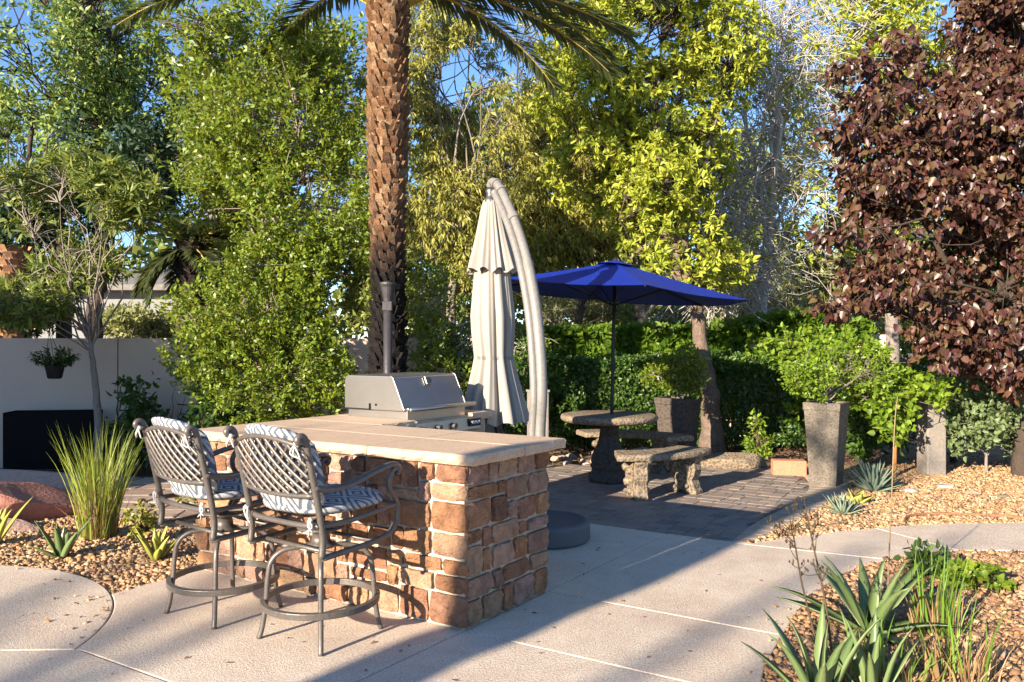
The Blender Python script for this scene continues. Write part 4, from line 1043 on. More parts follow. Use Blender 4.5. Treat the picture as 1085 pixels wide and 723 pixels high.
for k, (az, el, Lf, cu) in enumerate(spec): frond((.16 * math.cos(az), .16 * math.sin(az), cz + .25 * math.sin(el)), az, el, Lf, 100 + k, cu, t)
mb = MB()
for k in range(26):
    a = k * 2.4; e = rr.uniform(.1, .7); r0 = np.array([.2 * math.cos(a), .2 * math.sin(a), 5.15]); d = np.array([math.cos(a), math.sin(a), 1.2 - e])
    mb.tube([r0, r0 + d * .12, r0 + d * rr.uniform(.2, .35)], [.045, .035, .02], 5)
mb.build('cut_petioles', M['petiole'], t)

# --- the bright tall shrub left of the palm
plant('privet_tree', 'tall dense bright green shrub like tree between wall and palm', 'tree', gp(300, 9.5), [W(296, 380, 9.5), W(292, 280, 9.5), W(290, 170, 9.5)], .075,
      [lb(300, 400, 9.2, 88, 62, .8), lb(292, 320, 9.3, 98, 70, .9), lb(288, 225, 9.5, 92, 80, .95), lb(300, 130, 9.6, 84, 75, .85), lb(345, 250, 9.5, 58, 110, .7), lb(235, 175, 9.6, 45, 55, .6), lb(222, 375, 9.0, 38, 42, .5), lb(325, 70, 9.7, 52, 45, .6)],
      3900, 19, .054, .029, M['lf_privet'], M['bark_grey'], 31, 'twig', 34, 800, gap=-.5, inner=.35, spread=1.25, updir=.7, branchmat=M['bark_grey'], limb_from=.05, nf=2.6)
# --- shrub right of the palm
plant('privet_bush', 'bright green bushy shrub between the palm and the closed umbrella', 'shrub', gp(470, 11.0), [W(470, 420, 11.0), W(470, 350, 11.0)], .05,
      [lb(470, 395, 11, 48, 50, .7), lb(465, 325, 11, 40, 60, .6), lb(505, 360, 11.2, 40, 70, .6), lb(560, 340, 11.4, 40, 50, .5)], 720, 15, .066, .032, M['lf_privet'], M['bark_grey'], 32, 'twig', 14, 500, gap=-.5, spread=1.2, updir=.6, branchmat=M['twig_grey'], limb_from=.1)
# --- narrow leaved little tree in front of the wall
plant('oleander_tree', 'small multi stemmed tree with long narrow leaves before the wall', 'tree', gp(106, 9.35), [W(104, 440, 9.35), W(98, 385, 9.35), W(95, 352, 9.35)], .055,
      [lb(60, 265, 9.2, 62, 50, .8), lb(115, 235, 9.4, 60, 55, .8), lb(20, 230, 9.2, 45, 50, .7), lb(160, 225, 9.4, 35, 30, .6), lb(80, 205, 9.5, 70, 35, .7), lb(25, 315, 9.1, 45, 30, .6)], 800, 11, .13, .026, M['lf_narrow'], M['bark_grey'], 33, 'rosette', 26, 330, gap=-.15, inner=.2, spread=1.0, branchmat=M['bark_grey'], limb_from=.82, twig_r=.006)
# hanging pot
t = thing('hanging_pot', 'black hanging pot with a trailing fern below the small tree', 'hanging pot', tuple(W(58, 392, 9.05)))
mb = MB(); mb.lathe([(.06, -.10), (.075, -.09), (.10, .03), (.105, .035), (.10, .05), (.09, .045), (.085, .0)], n=20); mb.build('pot', M['black'], t, smooth=True)
mb = MB(); top = W(50, 335, 9.15) - W(58, 392, 9.05)
for a in (0, 2.1, 4.2): mb.tube([(.1 * math.cos(a), .1 * math.sin(a), .045), tuple(top * .75)], .003, 4)
mb.tube([tuple(top * .75), tuple(top)], .004, 4); mb.build('hanger', M['wire'], t)
g = np.random.default_rng(3); C = unit(70, g) * np.array([.24, .2, .10]) + np.array([0, 0, .12]); P = (C[:, None] * g.random((70, 12, 1)) ** .5).reshape(-1, 3) + np.array([0, 0, .03]); D = nrm(np.repeat(C, 12, 0) + unit(840, g) * .25 - np.array([0, 0, .12]))
leaves('fern', P, D, unit(840, g) * .4 + np.array([0, 0, 1]), .06, .018, M['lf_dark'], t)

# --- shrubs in the shade along the wall
for px, py, Y, rx, ry, lab, sd in ((135, 445, 9.6, 42, 42, 'dark broad leaved shrub at the wall right of the black box', 41), (190, 425, 9.9, 36, 36, 'dark leafy shrub at the wall behind the left bar stool', 42), (235, 455, 9.0, 38, 30, 'low green shrub at the foot of the tall privet', 43)):
    plant('broadleaf_shrub', lab, 'shrub', gp(px, Y), [W(px, py + 20, Y)], .02, [lb(px, py, Y, rx, ry, .4), lb(px + 10, py + 25, Y - .1, rx, ry * .7, .4)], 150, 11, .085, .05, M['lf_dark'], M['bark_dark'], sd, 'twig', 9, 120, gap=-.4, shape='oval', group='shrubs along the garden wall')

# --- trees further back
def tree(name, label, base_px, Y, stem, r0, lobes, ncl, k, L, Wd, mat, bark, sd, **kw):
    return plant(name, label, 'tree', gp(base_px, Y), [W(px, py, Y) for px, py in stem], r0, lobes, ncl, k, L, Wd, M[mat], M[bark], sd, **kw)
tree('eucalyptus_tree', 'tall airy bluish green tree at the upper left behind the wall', 95, 16, [(100, 330), (108, 220), (100, 120)], .19,
     [lb(60, 75, 16, 80, 60, 2.0), lb(140, 40, 16, 75, 55, 1.8), lb(25, 20, 16, 60, 50, 1.8), lb(120, 150, 16, 75, 50, 1.6), lb(205, 75, 16.5, 45, 70, 1.4), lb(20, 90, 16.5, 40, 60, 1.2), lb(110, 100, 17, 50, 40, 1.2), lb(60, -30, 16, 110, 40, 2), lb(185, 150, 16, 45, 45, 1.2)], 1500, 16, .125, .048, 'lf_blue', 'bark_dark', 51, nlimb=26, ntwig=600, gap=-.05, nf=1.4, twig_r=.012, updir=0, inner=.2)
tree('shade_dark_tree', 'added tree in dark colours standing in for shadowed foliage behind the small narrow leaved tree', 70, 13.5, [(66, 300), (64, 250), (60, 205)], .14,  # shadowed part of a crown, built as a separate darker tree
     [lb(40, 140, 13.5, 45, 40, 1.0), lb(160, 180, 14, 50, 50, 1.0), lb(60, 215, 13.5, 75, 50, 1.1), lb(20, 330, 13, 50, 25, .8)], 620, 18, .12, .05, 'lf_shade', 'bark_dark', 52, nlimb=20, ntwig=400, gap=-.3, nf=1.6, updir=0)
tree('ash_tree', 'broad mid green tree rising above the bright privet', 230, 13, [(235, 260), (232, 160), (228, 80)], .13,
     [lb(215, 50, 13, 60, 45, 1.2), lb(290, 55, 13.2, 75, 45, 1.3), lb(360, 90, 13.5, 60, 70, 1.2), lb(250, 120, 13, 70, 60, 1.2), lb(205, 215, 13, 35, 60, 1.0), lb(370, 200, 13.5, 45, 80, 1.0)], 900, 16, .10, .045, 'lf_privet', 'bark_grey', 53, nlimb=24, ntwig=600, gap=-.25, nf=1.7, updir=.3)
tree('acacia_tree', 'airy olive yellow fine leaved tree right of the palm trunk', 480, 14.5, [(478, 320), (486, 270), (492, 215)], .11,
     [lb(470, 120, 14.5, 50, 75, 1.2), lb(520, 160, 14.5, 55, 70, 1.2), lb(480, 225, 14.3, 55, 55, 1.1), lb(560, 215, 14.6, 60, 55, 1.2), lb(455, 60, 14.5, 35, 50, 1.0), lb(610, 250, 14.6, 55, 50, 1.0), lb(540, 275, 14.2, 60, 40, 1.0), lb(625, 190, 14.8, 40, 60, 1.0), lb(505, 85, 14.8, 50, 45, 1.2), lb(450, 20, 14.8, 35, 40, 1.0), lb(545, 120, 14.9, 40, 45, 1.0), lb(480, 95, 15, 45, 60, 1.2), lb(515, 50, 15, 40, 40, 1.1)], 3000, 18, .115, .026, 'lf_olive', 'bark_grey', 54, style='droop', nlimb=34, ntwig=1300, gap=-.6, nf=1.6, updir=-.2, branchmat=M['twig_brown'], twig_r=.009)
tree('mesquite_tree', 'dark twiggy tree with thin foliage against blue sky beside the fronds', 560, 18, [(566, 300), (572, 200), (575, 120)], .14,
     [lb(565, 95, 18, 55, 45, 1.5), lb(545, 45, 18, 60, 40, 1.5), lb(590, 140, 18, 45, 50, 1.4), lb(520, 110, 18, 40, 50, 1.2)], 1000, 13, .11, .03, 'lf_olive', 'bark_dark', 55, nlimb=22, ntwig=260, gap=-.1, nf=1.4, updir=0, twig_r=.014, inner=.2)
tree('pittosporum_tree', 'big yellow green tree with starry leaf clusters above the blue umbrella', 755, 11.3, [(752, 420), (745, 380), (737, 325), (722, 260), (700, 180), (690, 90)], .135,
     [lb(680, 35, 12.0, 85, 62, 1.3), lb(625, 105, 11.8, 62, 48, 1.2), lb(705, 115, 11.6, 62, 55, 1.3), lb(625, 180, 11.5, 55, 45, 1.0), lb(700, 195, 11.2, 55, 45, 1.1), lb(660, 240, 11.0, 62, 45, .9), lb(745, 240, 11.4, 42, 38, .8), lb(690, 285, 10.9, 75, 32, .8), lb(765, 285, 11.4, 30, 25, .6), lb(690, -30, 12.2, 90, 50, 1.2), lb(610, 40, 11.9, 40, 40, .9), lb(770, 60, 12.2, 40, 60, 1.0), lb(745, 165, 11.8, 34, 45, .8)],
     5200, 14, .094, .033, 'lf_yellow', 'bark_tan', 56, style='rosette', nlimb=24, ntwig=900, gap=-.42, nf=2.2, updir=.15, out_w=1.1, inner=.5, limb_from=.5, branchmat=M['bark_dark'], twig_r=.008)
tree('bare_tree', 'leafless silvery tree with a haze of fine twigs on the right', 800, 14, [(806, 320), (815, 240), (822, 150), (826, 60)], .13,
     [lb(800, 60, 14, 58, 60, 1.3), lb(815, 140, 14, 62, 60, 1.2), lb(835, 215, 14, 55, 45, 1.1), lb(800, 265, 13.6, 60, 35, 1.0), lb(845, 90, 14.4, 45, 50, 1.0), lb(830, 10, 14.2, 55, 45, 1.1)], 330, 7, .12, .045, 'lf_yellow', 'twig_grey', 57, style='rosette', nlimb=30, ntwig=150, gap=-.3, nf=1.5, updir=0, inner=.1, branchmat=M['twig_grey'], twig_r=.008)
bt = [o for o in bpy.data.objects if o.name == 'bare_tree'][0]
g = np.random.default_rng(77); segs = []
lobT = [(W(800, 60, 14), 1.0), (W(815, 140, 14), 1.1), (W(840, 205, 14), .95), (W(800, 265, 13.6), .9), (W(765, 300, 13.2), .6), (W(850, 90, 14.4), .75), (W(830, 5, 14.2), .9), (W(770, 200, 13.8), .7)]
for k in range(1700):
    c, r = lobT[g.integers(len(lobT))]; a = c + unit(1, g)[0] * r * g.random() ** .5 * .85; d = nrm(nrm((a - c)[None])[0][None] * .6 + unit(1, g) * .8 + np.array([[0, 0, -.25]]))[0]
    b = a + d * g.uniform(.4, 1.2); q = curve(a, b, g, 5, .2, .08); r0 = g.uniform(.006, .012); segs.append((q - np.array(bt.location), np.linspace(r0, r0 * .45, 5)))
v, f = tubes_np(segs, 3); rawmesh('twigs', v, f, np.full(len(f), 4), M['twig_grey'], bt, True)
tree('locust_tree', 'yellow green tree at the upper right behind the purple one', 945, 16.5, [(945, 300), (940, 200), (945, 100)], .15,
     [lb(930, 60, 16.5, 55, 60, 1.5), lb(980, 30, 16.5, 65, 55, 1.5), lb(905, 150, 16.5, 50, 50, 1.3), lb(1000, 110, 16.5, 60, 60, 1.4), lb(890, 210, 16, 45, 45, 1.2), lb(960, -30, 16.5, 90, 40, 1.4), lb(1060, 60, 16.5, 60, 80, 1.4), lb(915, 235, 15.5, 40, 40, 1), lb(860, 120, 17, 40, 50, 1.2), lb(900, 30, 17, 40, 45, 1.2)], 1500, 15, .13, .045, 'lf_yellow', 'bark_grey', 58, nlimb=24, ntwig=600, gap=-.3, nf=1.4, updir=.2, style='rosette', branchmat=M['twig_grey'], twig_r=.01)
# purple leaved tree on the right
tree('redbud_tree', 'dark purple tree with heart shaped leaves filling the right edge', 1085, 9.0, [(1080, 400), (1072, 300), (1066, 200), (1066, 110)], .085,
     [lb(1065, 40, 8.9, 52, 80, .9), lb(1010, 135, 8.7, 78, 55, .9), lb(1075, 190, 8.8, 85, 80, 1.0), lb(985, 235, 8.6, 72, 60, .8), lb(1050, 290, 8.6, 100, 65, .9), lb(955, 295, 8.4, 62, 40, .6), lb(1090, 370, 8.5, 70, 52, .8), lb(945, 105, 8.6, 50, 30, .5), lb(1080, -30, 9, 60, 60, .9), lb(1110, 100, 9, 60, 90, .9), lb(1020, 360, 8.3, 55, 30, .4), lb(930, 190, 8.5, 42, 55, .5), lb(985, 180, 8.8, 60, 60, .8), lb(1045, 110, 8.8, 50, 60, .8), lb(908, 72, 8.5, 30, 10, .25), lb(895, 140, 8.4, 26, 12, .25), lb(885, 250, 8.3, 26, 10, .25), lb(892, 325, 8.2, 30, 10, .25), lb(905, 205, 8.4, 28, 10, .25), lb(975, 50, 8.7, 34, 22, .4)],
     4600, 9, .074, .055, 'lf_purple', 'bark_dark', 59, style='droop', nlimb=26, ntwig=900, gap=-.55, nf=3.2, shape='heart', updir=.0, inner=.35, spread=1.1, branchmat=M['bark_dark'], twig_r=.005, clen=2.8, limb_from=.15)

# hedge with ivy
def hedge(name, label, cat, x0, x1, y0, y1, z0, z1, n, L, Wd, mat, sd, wav=.12, shape='oval', ysl=0.0):
    g = np.random.default_rng(sd); root = thing(name, label, cat, ((x0 + x1) / 2, (y0 + y1) / 2, 0)); o = np.array(root.location)
    u = g.random((n, 3)); face = g.random(n)
    P = np.stack([x0 + (x1 - x0) * u[:, 0], y0 + (y1 - y0) * u[:, 1], z0 + (z1 - z0) * u[:, 2]], 1)
    P[face < .62, 1] = y0 + np.abs(g.normal(size=(face < .62).sum())) * .10
    m = (face >= .62) & (face < .85); P[m, 2] = z1 - np.abs(g.normal(size=m.sum())) * .09
    P[:, 1] -= wav * vnoise(P, 2.4, sd) * (P[:, 1] < (y0 + y1) / 2) ; P[:, 2] += wav * .8 * vnoise(P * np.array([1, 1, 0]), 2.8, sd + 1) * (P[:, 2] > (z0 + z1) / 2); P[:, 1] += ysl * (P[:, 0] - x0)
    out = np.stack([g.normal(size=n) * .5, -np.ones(n) * (P[:, 1] < (y0 + y1) / 2 + ysl * (P[:, 0] - x0)), (P[:, 2] > z1 - .25) * 1.0], 1)
    D = nrm(out * .5 + unit(n, g)); N = nrm(out * .7 + unit(n, g) * .8 + np.array([0, -.1, .35])); s = g.uniform(.6, 1.3, n); k = P[:, 2] > .0
    leaves('foliage', (P - o)[k], D[k], N[k], (L * s)[k], (Wd * s)[k], mat, root, shape)
    segs = []
    for i in range(90):
        x = g.uniform(x0, x1); y = g.uniform(y0 + .15, y1) + ysl * (x - x0); a = np.array([x, y, -.1]); b = a + np.array([g.normal() * .2, g.normal() * .1, z1 * g.uniform(.6, .97)]); segs.append((curve(a, b, g, 6, .06) - o, np.linspace(.016, .004, 6)))
    v, f = tubes_np(segs, 4); rawmesh('branches', v, f, np.full(len(f), 4), M['bark_dark'], root, True)
    return root
hedge('clipped_hedge', 'dark green clipped hedge behind the stone table', 'hedge', -.1, 5.3, 11.45, 12.2, .0, 1.28, 26000, .055, .034, M['lf_hedge'], 61, .08)
w2 = thing('rear_wall', 'low pale stucco wall mostly hidden under ivy behind the hedge', 'wall', (2.6, 12.75, 0))
mb = MB(); mb.box((0, 0, .75), (6.6, .2, 1.7)); mb.build('wall_panel', M['wallcap'], w2, bevel=.01)
hedge('ivy', 'bright green ivy spilling over the low wall behind the hedge', 'ivy', -.5, 5.6, 12.35, 12.95, 1.0, 1.72, 9500, .115, .085, M['lf_ivy'], 62, .12, 'heart')
plant('laurel_shrub', 'dark leafy shrub left of the hedge behind the curved pole', 'shrub', gp(560, 10.9), [W(562, 430, 10.9)], .03, [lb(560, 405, 10.9, 32, 48, .4), lb(590, 430, 11, 30, 32, .4)], 230, 14, .06, .036, M['lf_hedge'], M['bark_dark'], 63, 'twig', 10, 160, gap=-.5, shape='oval')
plant('hedge_shrub', 'yellow green lit shrub at the right end of the hedge', 'shrub', gp(855, 11.6), [W(858, 420, 11.6)], .03, [lb(850, 372, 11.6, 50, 20, .5), lb(900, 385, 11.2, 45, 35, .5), lb(880, 420, 11.0, 40, 45, .4)], 420, 13, .075, .045, M['lf_bright'], M['bark_dark'], 64, 'twig', 12, 240, gap=-.45, shape='oval')
# planter plants
plant('planter_shrub', 'bright small leaved shrub overflowing the sunlit tall planter', 'potted plant', (3.30, 8.42, .80), [W(876, 415, 8.42)], .02, [lb(868, 402, 8.4, 36, 18, .28), lb(905, 378, 8.5, 34, 20, .3), lb(850, 395, 8.35, 20, 14, .2), lb(885, 420, 8.3, 26, 9, .2), lb(925, 400, 8.6, 24, 18, .25), lb(880, 372, 8.5, 20, 14, .2)], 340, 12, .042, .024, M['lf_bright'], M['bark_grey'], 65, 'twig', 14, 260, gap=-.15, nf=6.0, twig_r=.003)
plant('planter_shrub', 'loose green shrub spilling from the half shaded rear planter', 'potted plant', (2.07, 10.0, .74), [W(720, 400, 10.0)], .02, [lb(715, 395, 9.95, 32, 20, .3), lb(742, 408, 9.85, 24, 9, .25), lb(698, 398, 9.9, 18, 14, .2), lb(728, 385, 10.0, 20, 16, .25)], 260, 11, .05, .026, M['lf_privet'], M['bark_grey'], 66, 'twig', 10, 180, gap=-.5, twig_r=.003)
# shrubs at right
plant('hibiscus_shrub', 'bright lime broad leaved shrub around the grey wooden post', 'shrub', gp(948, 8.95), [W(950, 440, 8.95)], .016, [lb(945, 420, 8.85, 45, 26, .4), lb(985, 425, 8.8, 35, 24, .35), lb(920, 405, 8.9, 38, 22, .4), lb(950, 450, 8.75, 25, 16, .25)], 260, 11, .066, .052, M['lf_bright'], M['bark_grey'], 67, 'twig', 12, 170, gap=-.4, shape='oval', twig_r=.004)
plant('sage_shrub', 'silvery green shrub with soft leaves right of the wooden post', 'shrub', gp(1045, 9.2), [W(1045, 440, 9.2)], .02, [lb(1030, 455, 9.0, 38, 28, .4), lb(1065, 430, 9.2, 45, 40, .5), lb(1020, 415, 9.3, 35, 26, .4), lb(1100, 460, 9.2, 40, 30, .5)], 420, 11, .06, .038, M['lf_grey'], M['bark_grey'], 68, 'twig', 14, 240, gap=-.4, shape='oval', twig_r=.004)
plant('dark_shrub', 'deep green shrub filling the shade below the purple tree', 'shrub', gp(1010, 10.4), [W(1010, 430, 10.4)], .03, [lb(950, 440, 10.2, 50, 42, .5), lb(1010, 410, 10.4, 60, 50, .5), lb(1080, 420, 10.2, 60, 60, .6), lb(1150, 400, 10.2, 60, 70, .6), lb(905, 450, 10.2, 30, 40, .4)], 620, 15, .07, .042, M['lf_hedge'], M['bark_dark'], 69, 'twig', 16, 300, gap=-.6, shape='oval')
plant('young_shrub', 'small pale green sapling in front of the dark hedge', 'shrub', gp(803, 10.3), [W(803, 455, 10.3)], .008, [lb(803, 472, 10.3, 15, 16, .15), lb(801, 450, 10.3, 8, 14, .1), lb(812, 488, 10.2, 12, 8, .15)], 70, 9, .05, .026, M['lf_bright'], M['twig_brown'], 70, 'twig', 6, 60, gap=-.8, twig_r=.003)
t = thing('plant_stake', 'orange brown wooden stake left of the grey post', 'stake', (*G(948, 505), 0)); mb = MB(); mb.tube([(0, 0, -.05), (.005, 0, .3), (.012, 0, .56)], [.02, .019, .016], 8); mb.build('shaft', M['stake'], t, smooth=True)

# far things: house, pale shrubs, backdrop trees
hx = W(150, 330, 30)
t = thing('neighbour_house', 'low grey house with shingle roof far beyond the wall', 'house', (hx[0] - 1.5, 32, 0))
mb = MB(); mb.box((0, 0, 1.6), (9, 6, 3.4)); mb.build('wall', M['house_wall'], t)
mb = MB(); mb.add([(-5.1, -3.7, 3.5), (5.1, -3.7, 3.5), (5.1, 3.7, 3.5), (-5.1, 3.7, 3.5), (-2.2, 0, 4.35), (1.6, 0, 4.35), (-5.1, -3.7, 3.3), (5.1, -3.7, 3.3), (5.1, 3.7, 3.3), (-5.1, 3.7, 3.3)],
                  [(0, 1, 5, 4), (1, 2, 5), (2, 3, 4, 5), (3, 0, 4), (0, 6, 7, 1), (1, 7, 8, 2), (2, 8, 9, 3), (3, 9, 6, 0), (9, 8, 7, 6)]); mb.build('roof', M['roof'], t)
for x in (-2.6, 1.9):
    mb = MB(); mb.box((x, -3.02, 1.7), (1.5, .08, 1.3)); w_ = mb.build('window', M['wallcap'], t); mb = MB(); mb.box((x, -3.07, 1.7), (1.3, .03, 1.1)); mb.build('pane', M['glass'], w_)
for px, py, Y, rx, ry, sd, lab, m_ in ((140, 342, 19, 38, 18, 81, 'pale green shrub seen over the left wall below the house', 'lf_farpale'), (178, 348, 20, 22, 16, 82, 'yellowish shrub over the wall left of the tall privet', 'lf_farpale'), (815, 320, 21, 50, 40, 83, 'pale yellow green bush beyond the hedge behind bare twigs', 'lf_farpale'), (880, 300, 22, 40, 45, 84, 'pale bush beyond the hedge left of the purple tree', 'lf_farpale'), (620, 320, 20, 60, 40, 85, 'pale olive bush seen below the blue umbrella canopy', 'lf_farpale'), (700, 335, 19, 50, 30, 86, 'low pale bush seen right of the umbrella pole', 'lf_far')):
    plant('far_bush', lab, 'bush', gp(px, Y), [W(px, py, Y)], .06, [lb(px, py, Y, rx, ry, 1.0), lb(px + 8, py + 35, Y, rx, ry, 1.0)], 330, 13, .13, .06, M[m_], M['bark_grey'], sd, 'twig', 14, 240, gap=-.6, nf=1.2, branchmat=M['twig_grey'], twig_r=.01)
for px, py, Y, rx, ry, sd, lab, m_ in ((-10, 190, 34, 80, 120, 91, 'far tree at the left edge beyond the house', 'lf_blue'), (250, 190, 28, 85, 105, 92, 'far tree behind the bright privet', 'lf_far'), (400, 210, 30, 80, 110, 93, 'far tree directly behind the palm trunk', 'lf_far'), (515, 200, 27, 80, 105, 94, 'far tree behind the closed umbrella', 'lf_far'), (635, 230, 29, 80, 110, 95, 'far tree behind the left half of the yellow green tree', 'lf_olive'),
                                       (745, 210, 27, 70, 100, 96, 'far tree behind the leaning peeling trunk', 'lf_far'), (830, 240, 30, 85, 95, 97, 'far pale tree behind the bare silvery one', 'lf_farpale'), (925, 230, 28, 75, 100, 98, 'far tree left behind the purple leaves', 'lf_far'), (1040, 210, 29, 90, 115, 99, 'far tree at the right edge behind the purple leaves', 'lf_far')):
    plant('far_tree', lab, 'tree', gp(px, Y), [W(px, py + 60, Y), W(px + 5, py, Y)], .25, [lb(px, py, Y, rx, ry, 2.2), lb(px - 30, py + 70, Y, rx * .9, ry * .6, 2), lb(px + 35, py + 75, Y, rx * .9, ry * .6, 2), lb(px, py + 110, Y, rx, 40, 2)], 800, 13, .27, .12, M[m_], M['bark_dark'], sd, 'twig', 18, 260, gap=-.5, nf=.8, updir=0, twig_r=.02)
tree('slim_tree', 'forked pale slim trunks seen under the blue umbrella canopy', 682, 15, [(682, 340), (676, 320), (668, 270)], .13, [lb(660, 220, 15.5, 50, 40, 1), lb(700, 240, 15.5, 40, 40, 1)], 160, 12, .13, .05, 'lf_far', 'bark_grey', 101, nlimb=9, ntwig=120, limb_from=.3)
tree('slanted_tree', 'thin dark slanting trunk seen left of the umbrella pole', 608, 14, [(612, 340), (620, 310), (634, 260)], .09, [lb(630, 230, 14.5, 45, 40, 1), lb(600, 250, 14.5, 40, 30, 1)], 160, 12, .12, .04, 'lf_olive', 'bark_dark', 102, nlimb=9, ntwig=120, limb_from=.3)
g = np.random.default_rng(8); n = 22000
th = g.uniform(R(20), R(160), n); r_ = g.uniform(38, 46, n); P = np.stack([r_ * np.cos(th), r_ * np.sin(th), g.random(n) ** .7 * (4.2 + 1.6 * np.sin(th * 23) + np.sin(th * 51))], 1)
leaves('distant_woods', P, unit(n, g), nrm(unit(n, g) + np.array([0, -.6, .3])), g.uniform(.4, .8, n), g.uniform(.25, .4, n), M['lf_far'], None)
tag(bpy.data.objects['distant_woods'], 'far band of trees closing the view behind the garden', 'woods', kind='stuff')
# second palm trunk and a stump like palm beyond the wall
for px, Y, r0, pt, lab, sd in ((202, 12.2, .20, 262, 'dark palm trunk standing beyond the wall left of the privet', 5), (11, 13.0, .27, 265, 'thick orange brown palm trunk beyond the wall at the left edge', 9)):
    x = (px - HX) * Y / F; zt = CAMZ + (HY - pt) * Y / F
    t = thing('palm_stem', lab, 'palm tree', (x, Y, 0)); mb = MB(); mb.lathe([(r0, z) for z in np.linspace(-.1, zt, 12)], n=18); rr = random.Random(sd); z = .6; row = 0
    while z < zt:
        for k in range(11):
            th = 2 * math.pi * (k + .5 * (row % 2)) / 11; er = np.array([math.cos(th), math.sin(th), 0]); et = np.array([-er[1], er[0], 0]); up = np.array([0, 0, 1.]); c = er * r0 * .93 + up * z
            w = r0 * .27; mb.add([c - et * w, c + et * w, c + et * w * .7 + er * .07 + up * .12, c - et * w * .7 + er * .07 + up * .12, c + up * .13], [(0, 1, 2, 3), (3, 2, 4), (0, 3, 4), (1, 4, 2)])
        z += .11; row += 1
    mb.build('trunk', M['bark_dark'] if sd == 5 else M['palm_far'], t)
    if sd == 5:
        for k in range(16): frond((0, 0, zt), rr.uniform(0, 6.28), R(rr.uniform(-30, 60)), rr.uniform(.9, 1.3), 300 + k, .7, t)

# --- ornamental grass, aloes, agaves
def blades(name, P, az, lean, L, w0, mat, parent, g, k=7, droop=1.0):
    n = len(P); t = np.linspace(0, 1, k)[None, :, None]; hd = np.stack([np.cos(az), np.sin(az), np.zeros(n)], 1)
    ang = (lean[:, None] + droop * (t[..., 0] ** 1.6) * g.uniform(.2, 1.0, (n, 1)))
    seg = np.stack([np.sin(ang)[..., None] * hd[:, None], np.cos(ang)[..., None] * np.array([0, 0, 1.])], 0).sum(0) * (L[:, None, None] / (k - 1))
    c = P[:, None] + np.concatenate([np.zeros((n, 1, 3)), np.cumsum(seg[:, :-1], 1)], 1)
    tw = g.uniform(0, 3.14, n); sd = np.stack([-np.sin(az + tw * .4), np.cos(az + tw * .4), np.zeros(n)], 1)
    wid = (w0[:, None] * (1 - t[..., 0] ** 2.2) * .5)[..., None]
    v = np.stack([c - sd[:, None] * wid, c + sd[:, None] * wid], 2).reshape(-1, 3)
    i = np.arange(k - 1); q = np.stack([2 * i, 2 * i + 1, 2 * i + 3, 2 * i + 2], 1); f = (np.arange(n)[:, None, None] * 2 * k + q[None]).reshape(-1, 4)
    return rawmesh(name, v, f, np.full(len(f), 4), mat, parent)
def grass(name, label, loc, n, L, lean, w, mat, sd, rb=.12, dry=0, droop=.9):
    g = np.random.default_rng(sd); t = thing(name, label, 'ornamental grass', loc)
    def go(nm, n, L, lean, m, dr):
        a = g.uniform(0, 6.283, n); r = rb * np.sqrt(g.random(n)); P = np.stack([r * np.cos(a), r * np.sin(a), np.full(n, -.02)], 1)
        az = a + g.normal(size=n) * .8; blades(nm, P, az, np.abs(g.normal(size=n)) * lean, L * g.uniform(.45, 1.1, n), np.full(n, w) * g.uniform(.6, 1.2, n), m, t, g, droop=dr)
    go('blades', n, L, lean, mat, droop)
    if dry: go('dry_blades', dry, L * .6, lean * 1.4, M['grass_dry'], droop)
    return t
x, y = G(105, 566); grass('ornamental_grass', 'large yellow green ornamental grass clump on the left gravel', (x, y, 0), 320, .88, .16, .010, M['grass'], 21, .13, 170, .6)
def agave(name, label, cat, loc, n, L, w, th, mat, sd, lean0=.15, lean1=1.15, curl=.3, rz=0):
    g = np.random.default_rng(sd); t = thing(name, label, cat, loc, rz); mb = MB(); k = 9
    for i in range(n):
        f = i / max(1, n - 1); a = i * 2.39996 + g.normal() * .15; ln = lean0 + (lean1 - lean0) * f + g.normal() * .07; Lf = L * g.uniform(.8, 1.1) * (.75 + .25 * math.sin(f * 3.14)); cu = curl * g.uniform(.3, 1.5)
        hd = np.array([math.cos(a), math.sin(a), 0]); sd_ = np.array([-hd[1], hd[0], 0]); p = hd * .012 * (1 + f * 2) + np.array([0, 0, .01]); vs = []
        for j in range(k):
            u = j / (k - 1); e = ln - cu * math.sin(u * 3.14 * .6) * .4 + cu * u * u; d = hd * math.sin(e) + np.array([0, 0, math.cos(e)]); nn = hd * -math.cos(e) + np.array([0, 0, math.sin(e)])
            if j: p = p + d * Lf / (k - 1)
            ww = w * (.72 + .9 * u * (1 - u) * 1.4) * (1 - u ** 2.6) * .5 + .0008; tk = th * (1 - u * .8)
            vs += [p - sd_ * ww + nn * ww * .35, p + nn * tk * .10, p + sd_ * ww + nn * ww * .35, p - nn * tk]
        mb.add(vs, [(j * 4 + q, j * 4 + (q + 1) % 4, (j + 1) * 4 + (q + 1) % 4, (j + 1) * 4 + q) for j in range(k - 1) for q in range(4)] + [tuple((k - 1) * 4 + q for q in range(4))])
    mb.build('leaves', mat, t, smooth=True); return t
x, y = G(66, 588); agave('aloe', 'small green aloe on gravel below the ornamental grass', 'aloe', (x, y, -.02), 8, .30, .062, .014, M['aloe'], 5, .1, 1.0, .3)
x, y = G(166, 590); agave('aloe', 'yellowish aloe on gravel beside the left bar stool', 'aloe', (x, y, -.02), 12, .25, .058, .018, M['aloe_yellow'], 6, .12, .95, .15)
x, y = G(-6, 575); agave('aloe', 'aloe leaf tips poking in at the left edge', 'aloe', (x, y, -.02), 8, .38, .05, .014, M['aloe_yellow'], 9, .15, .9, .2)
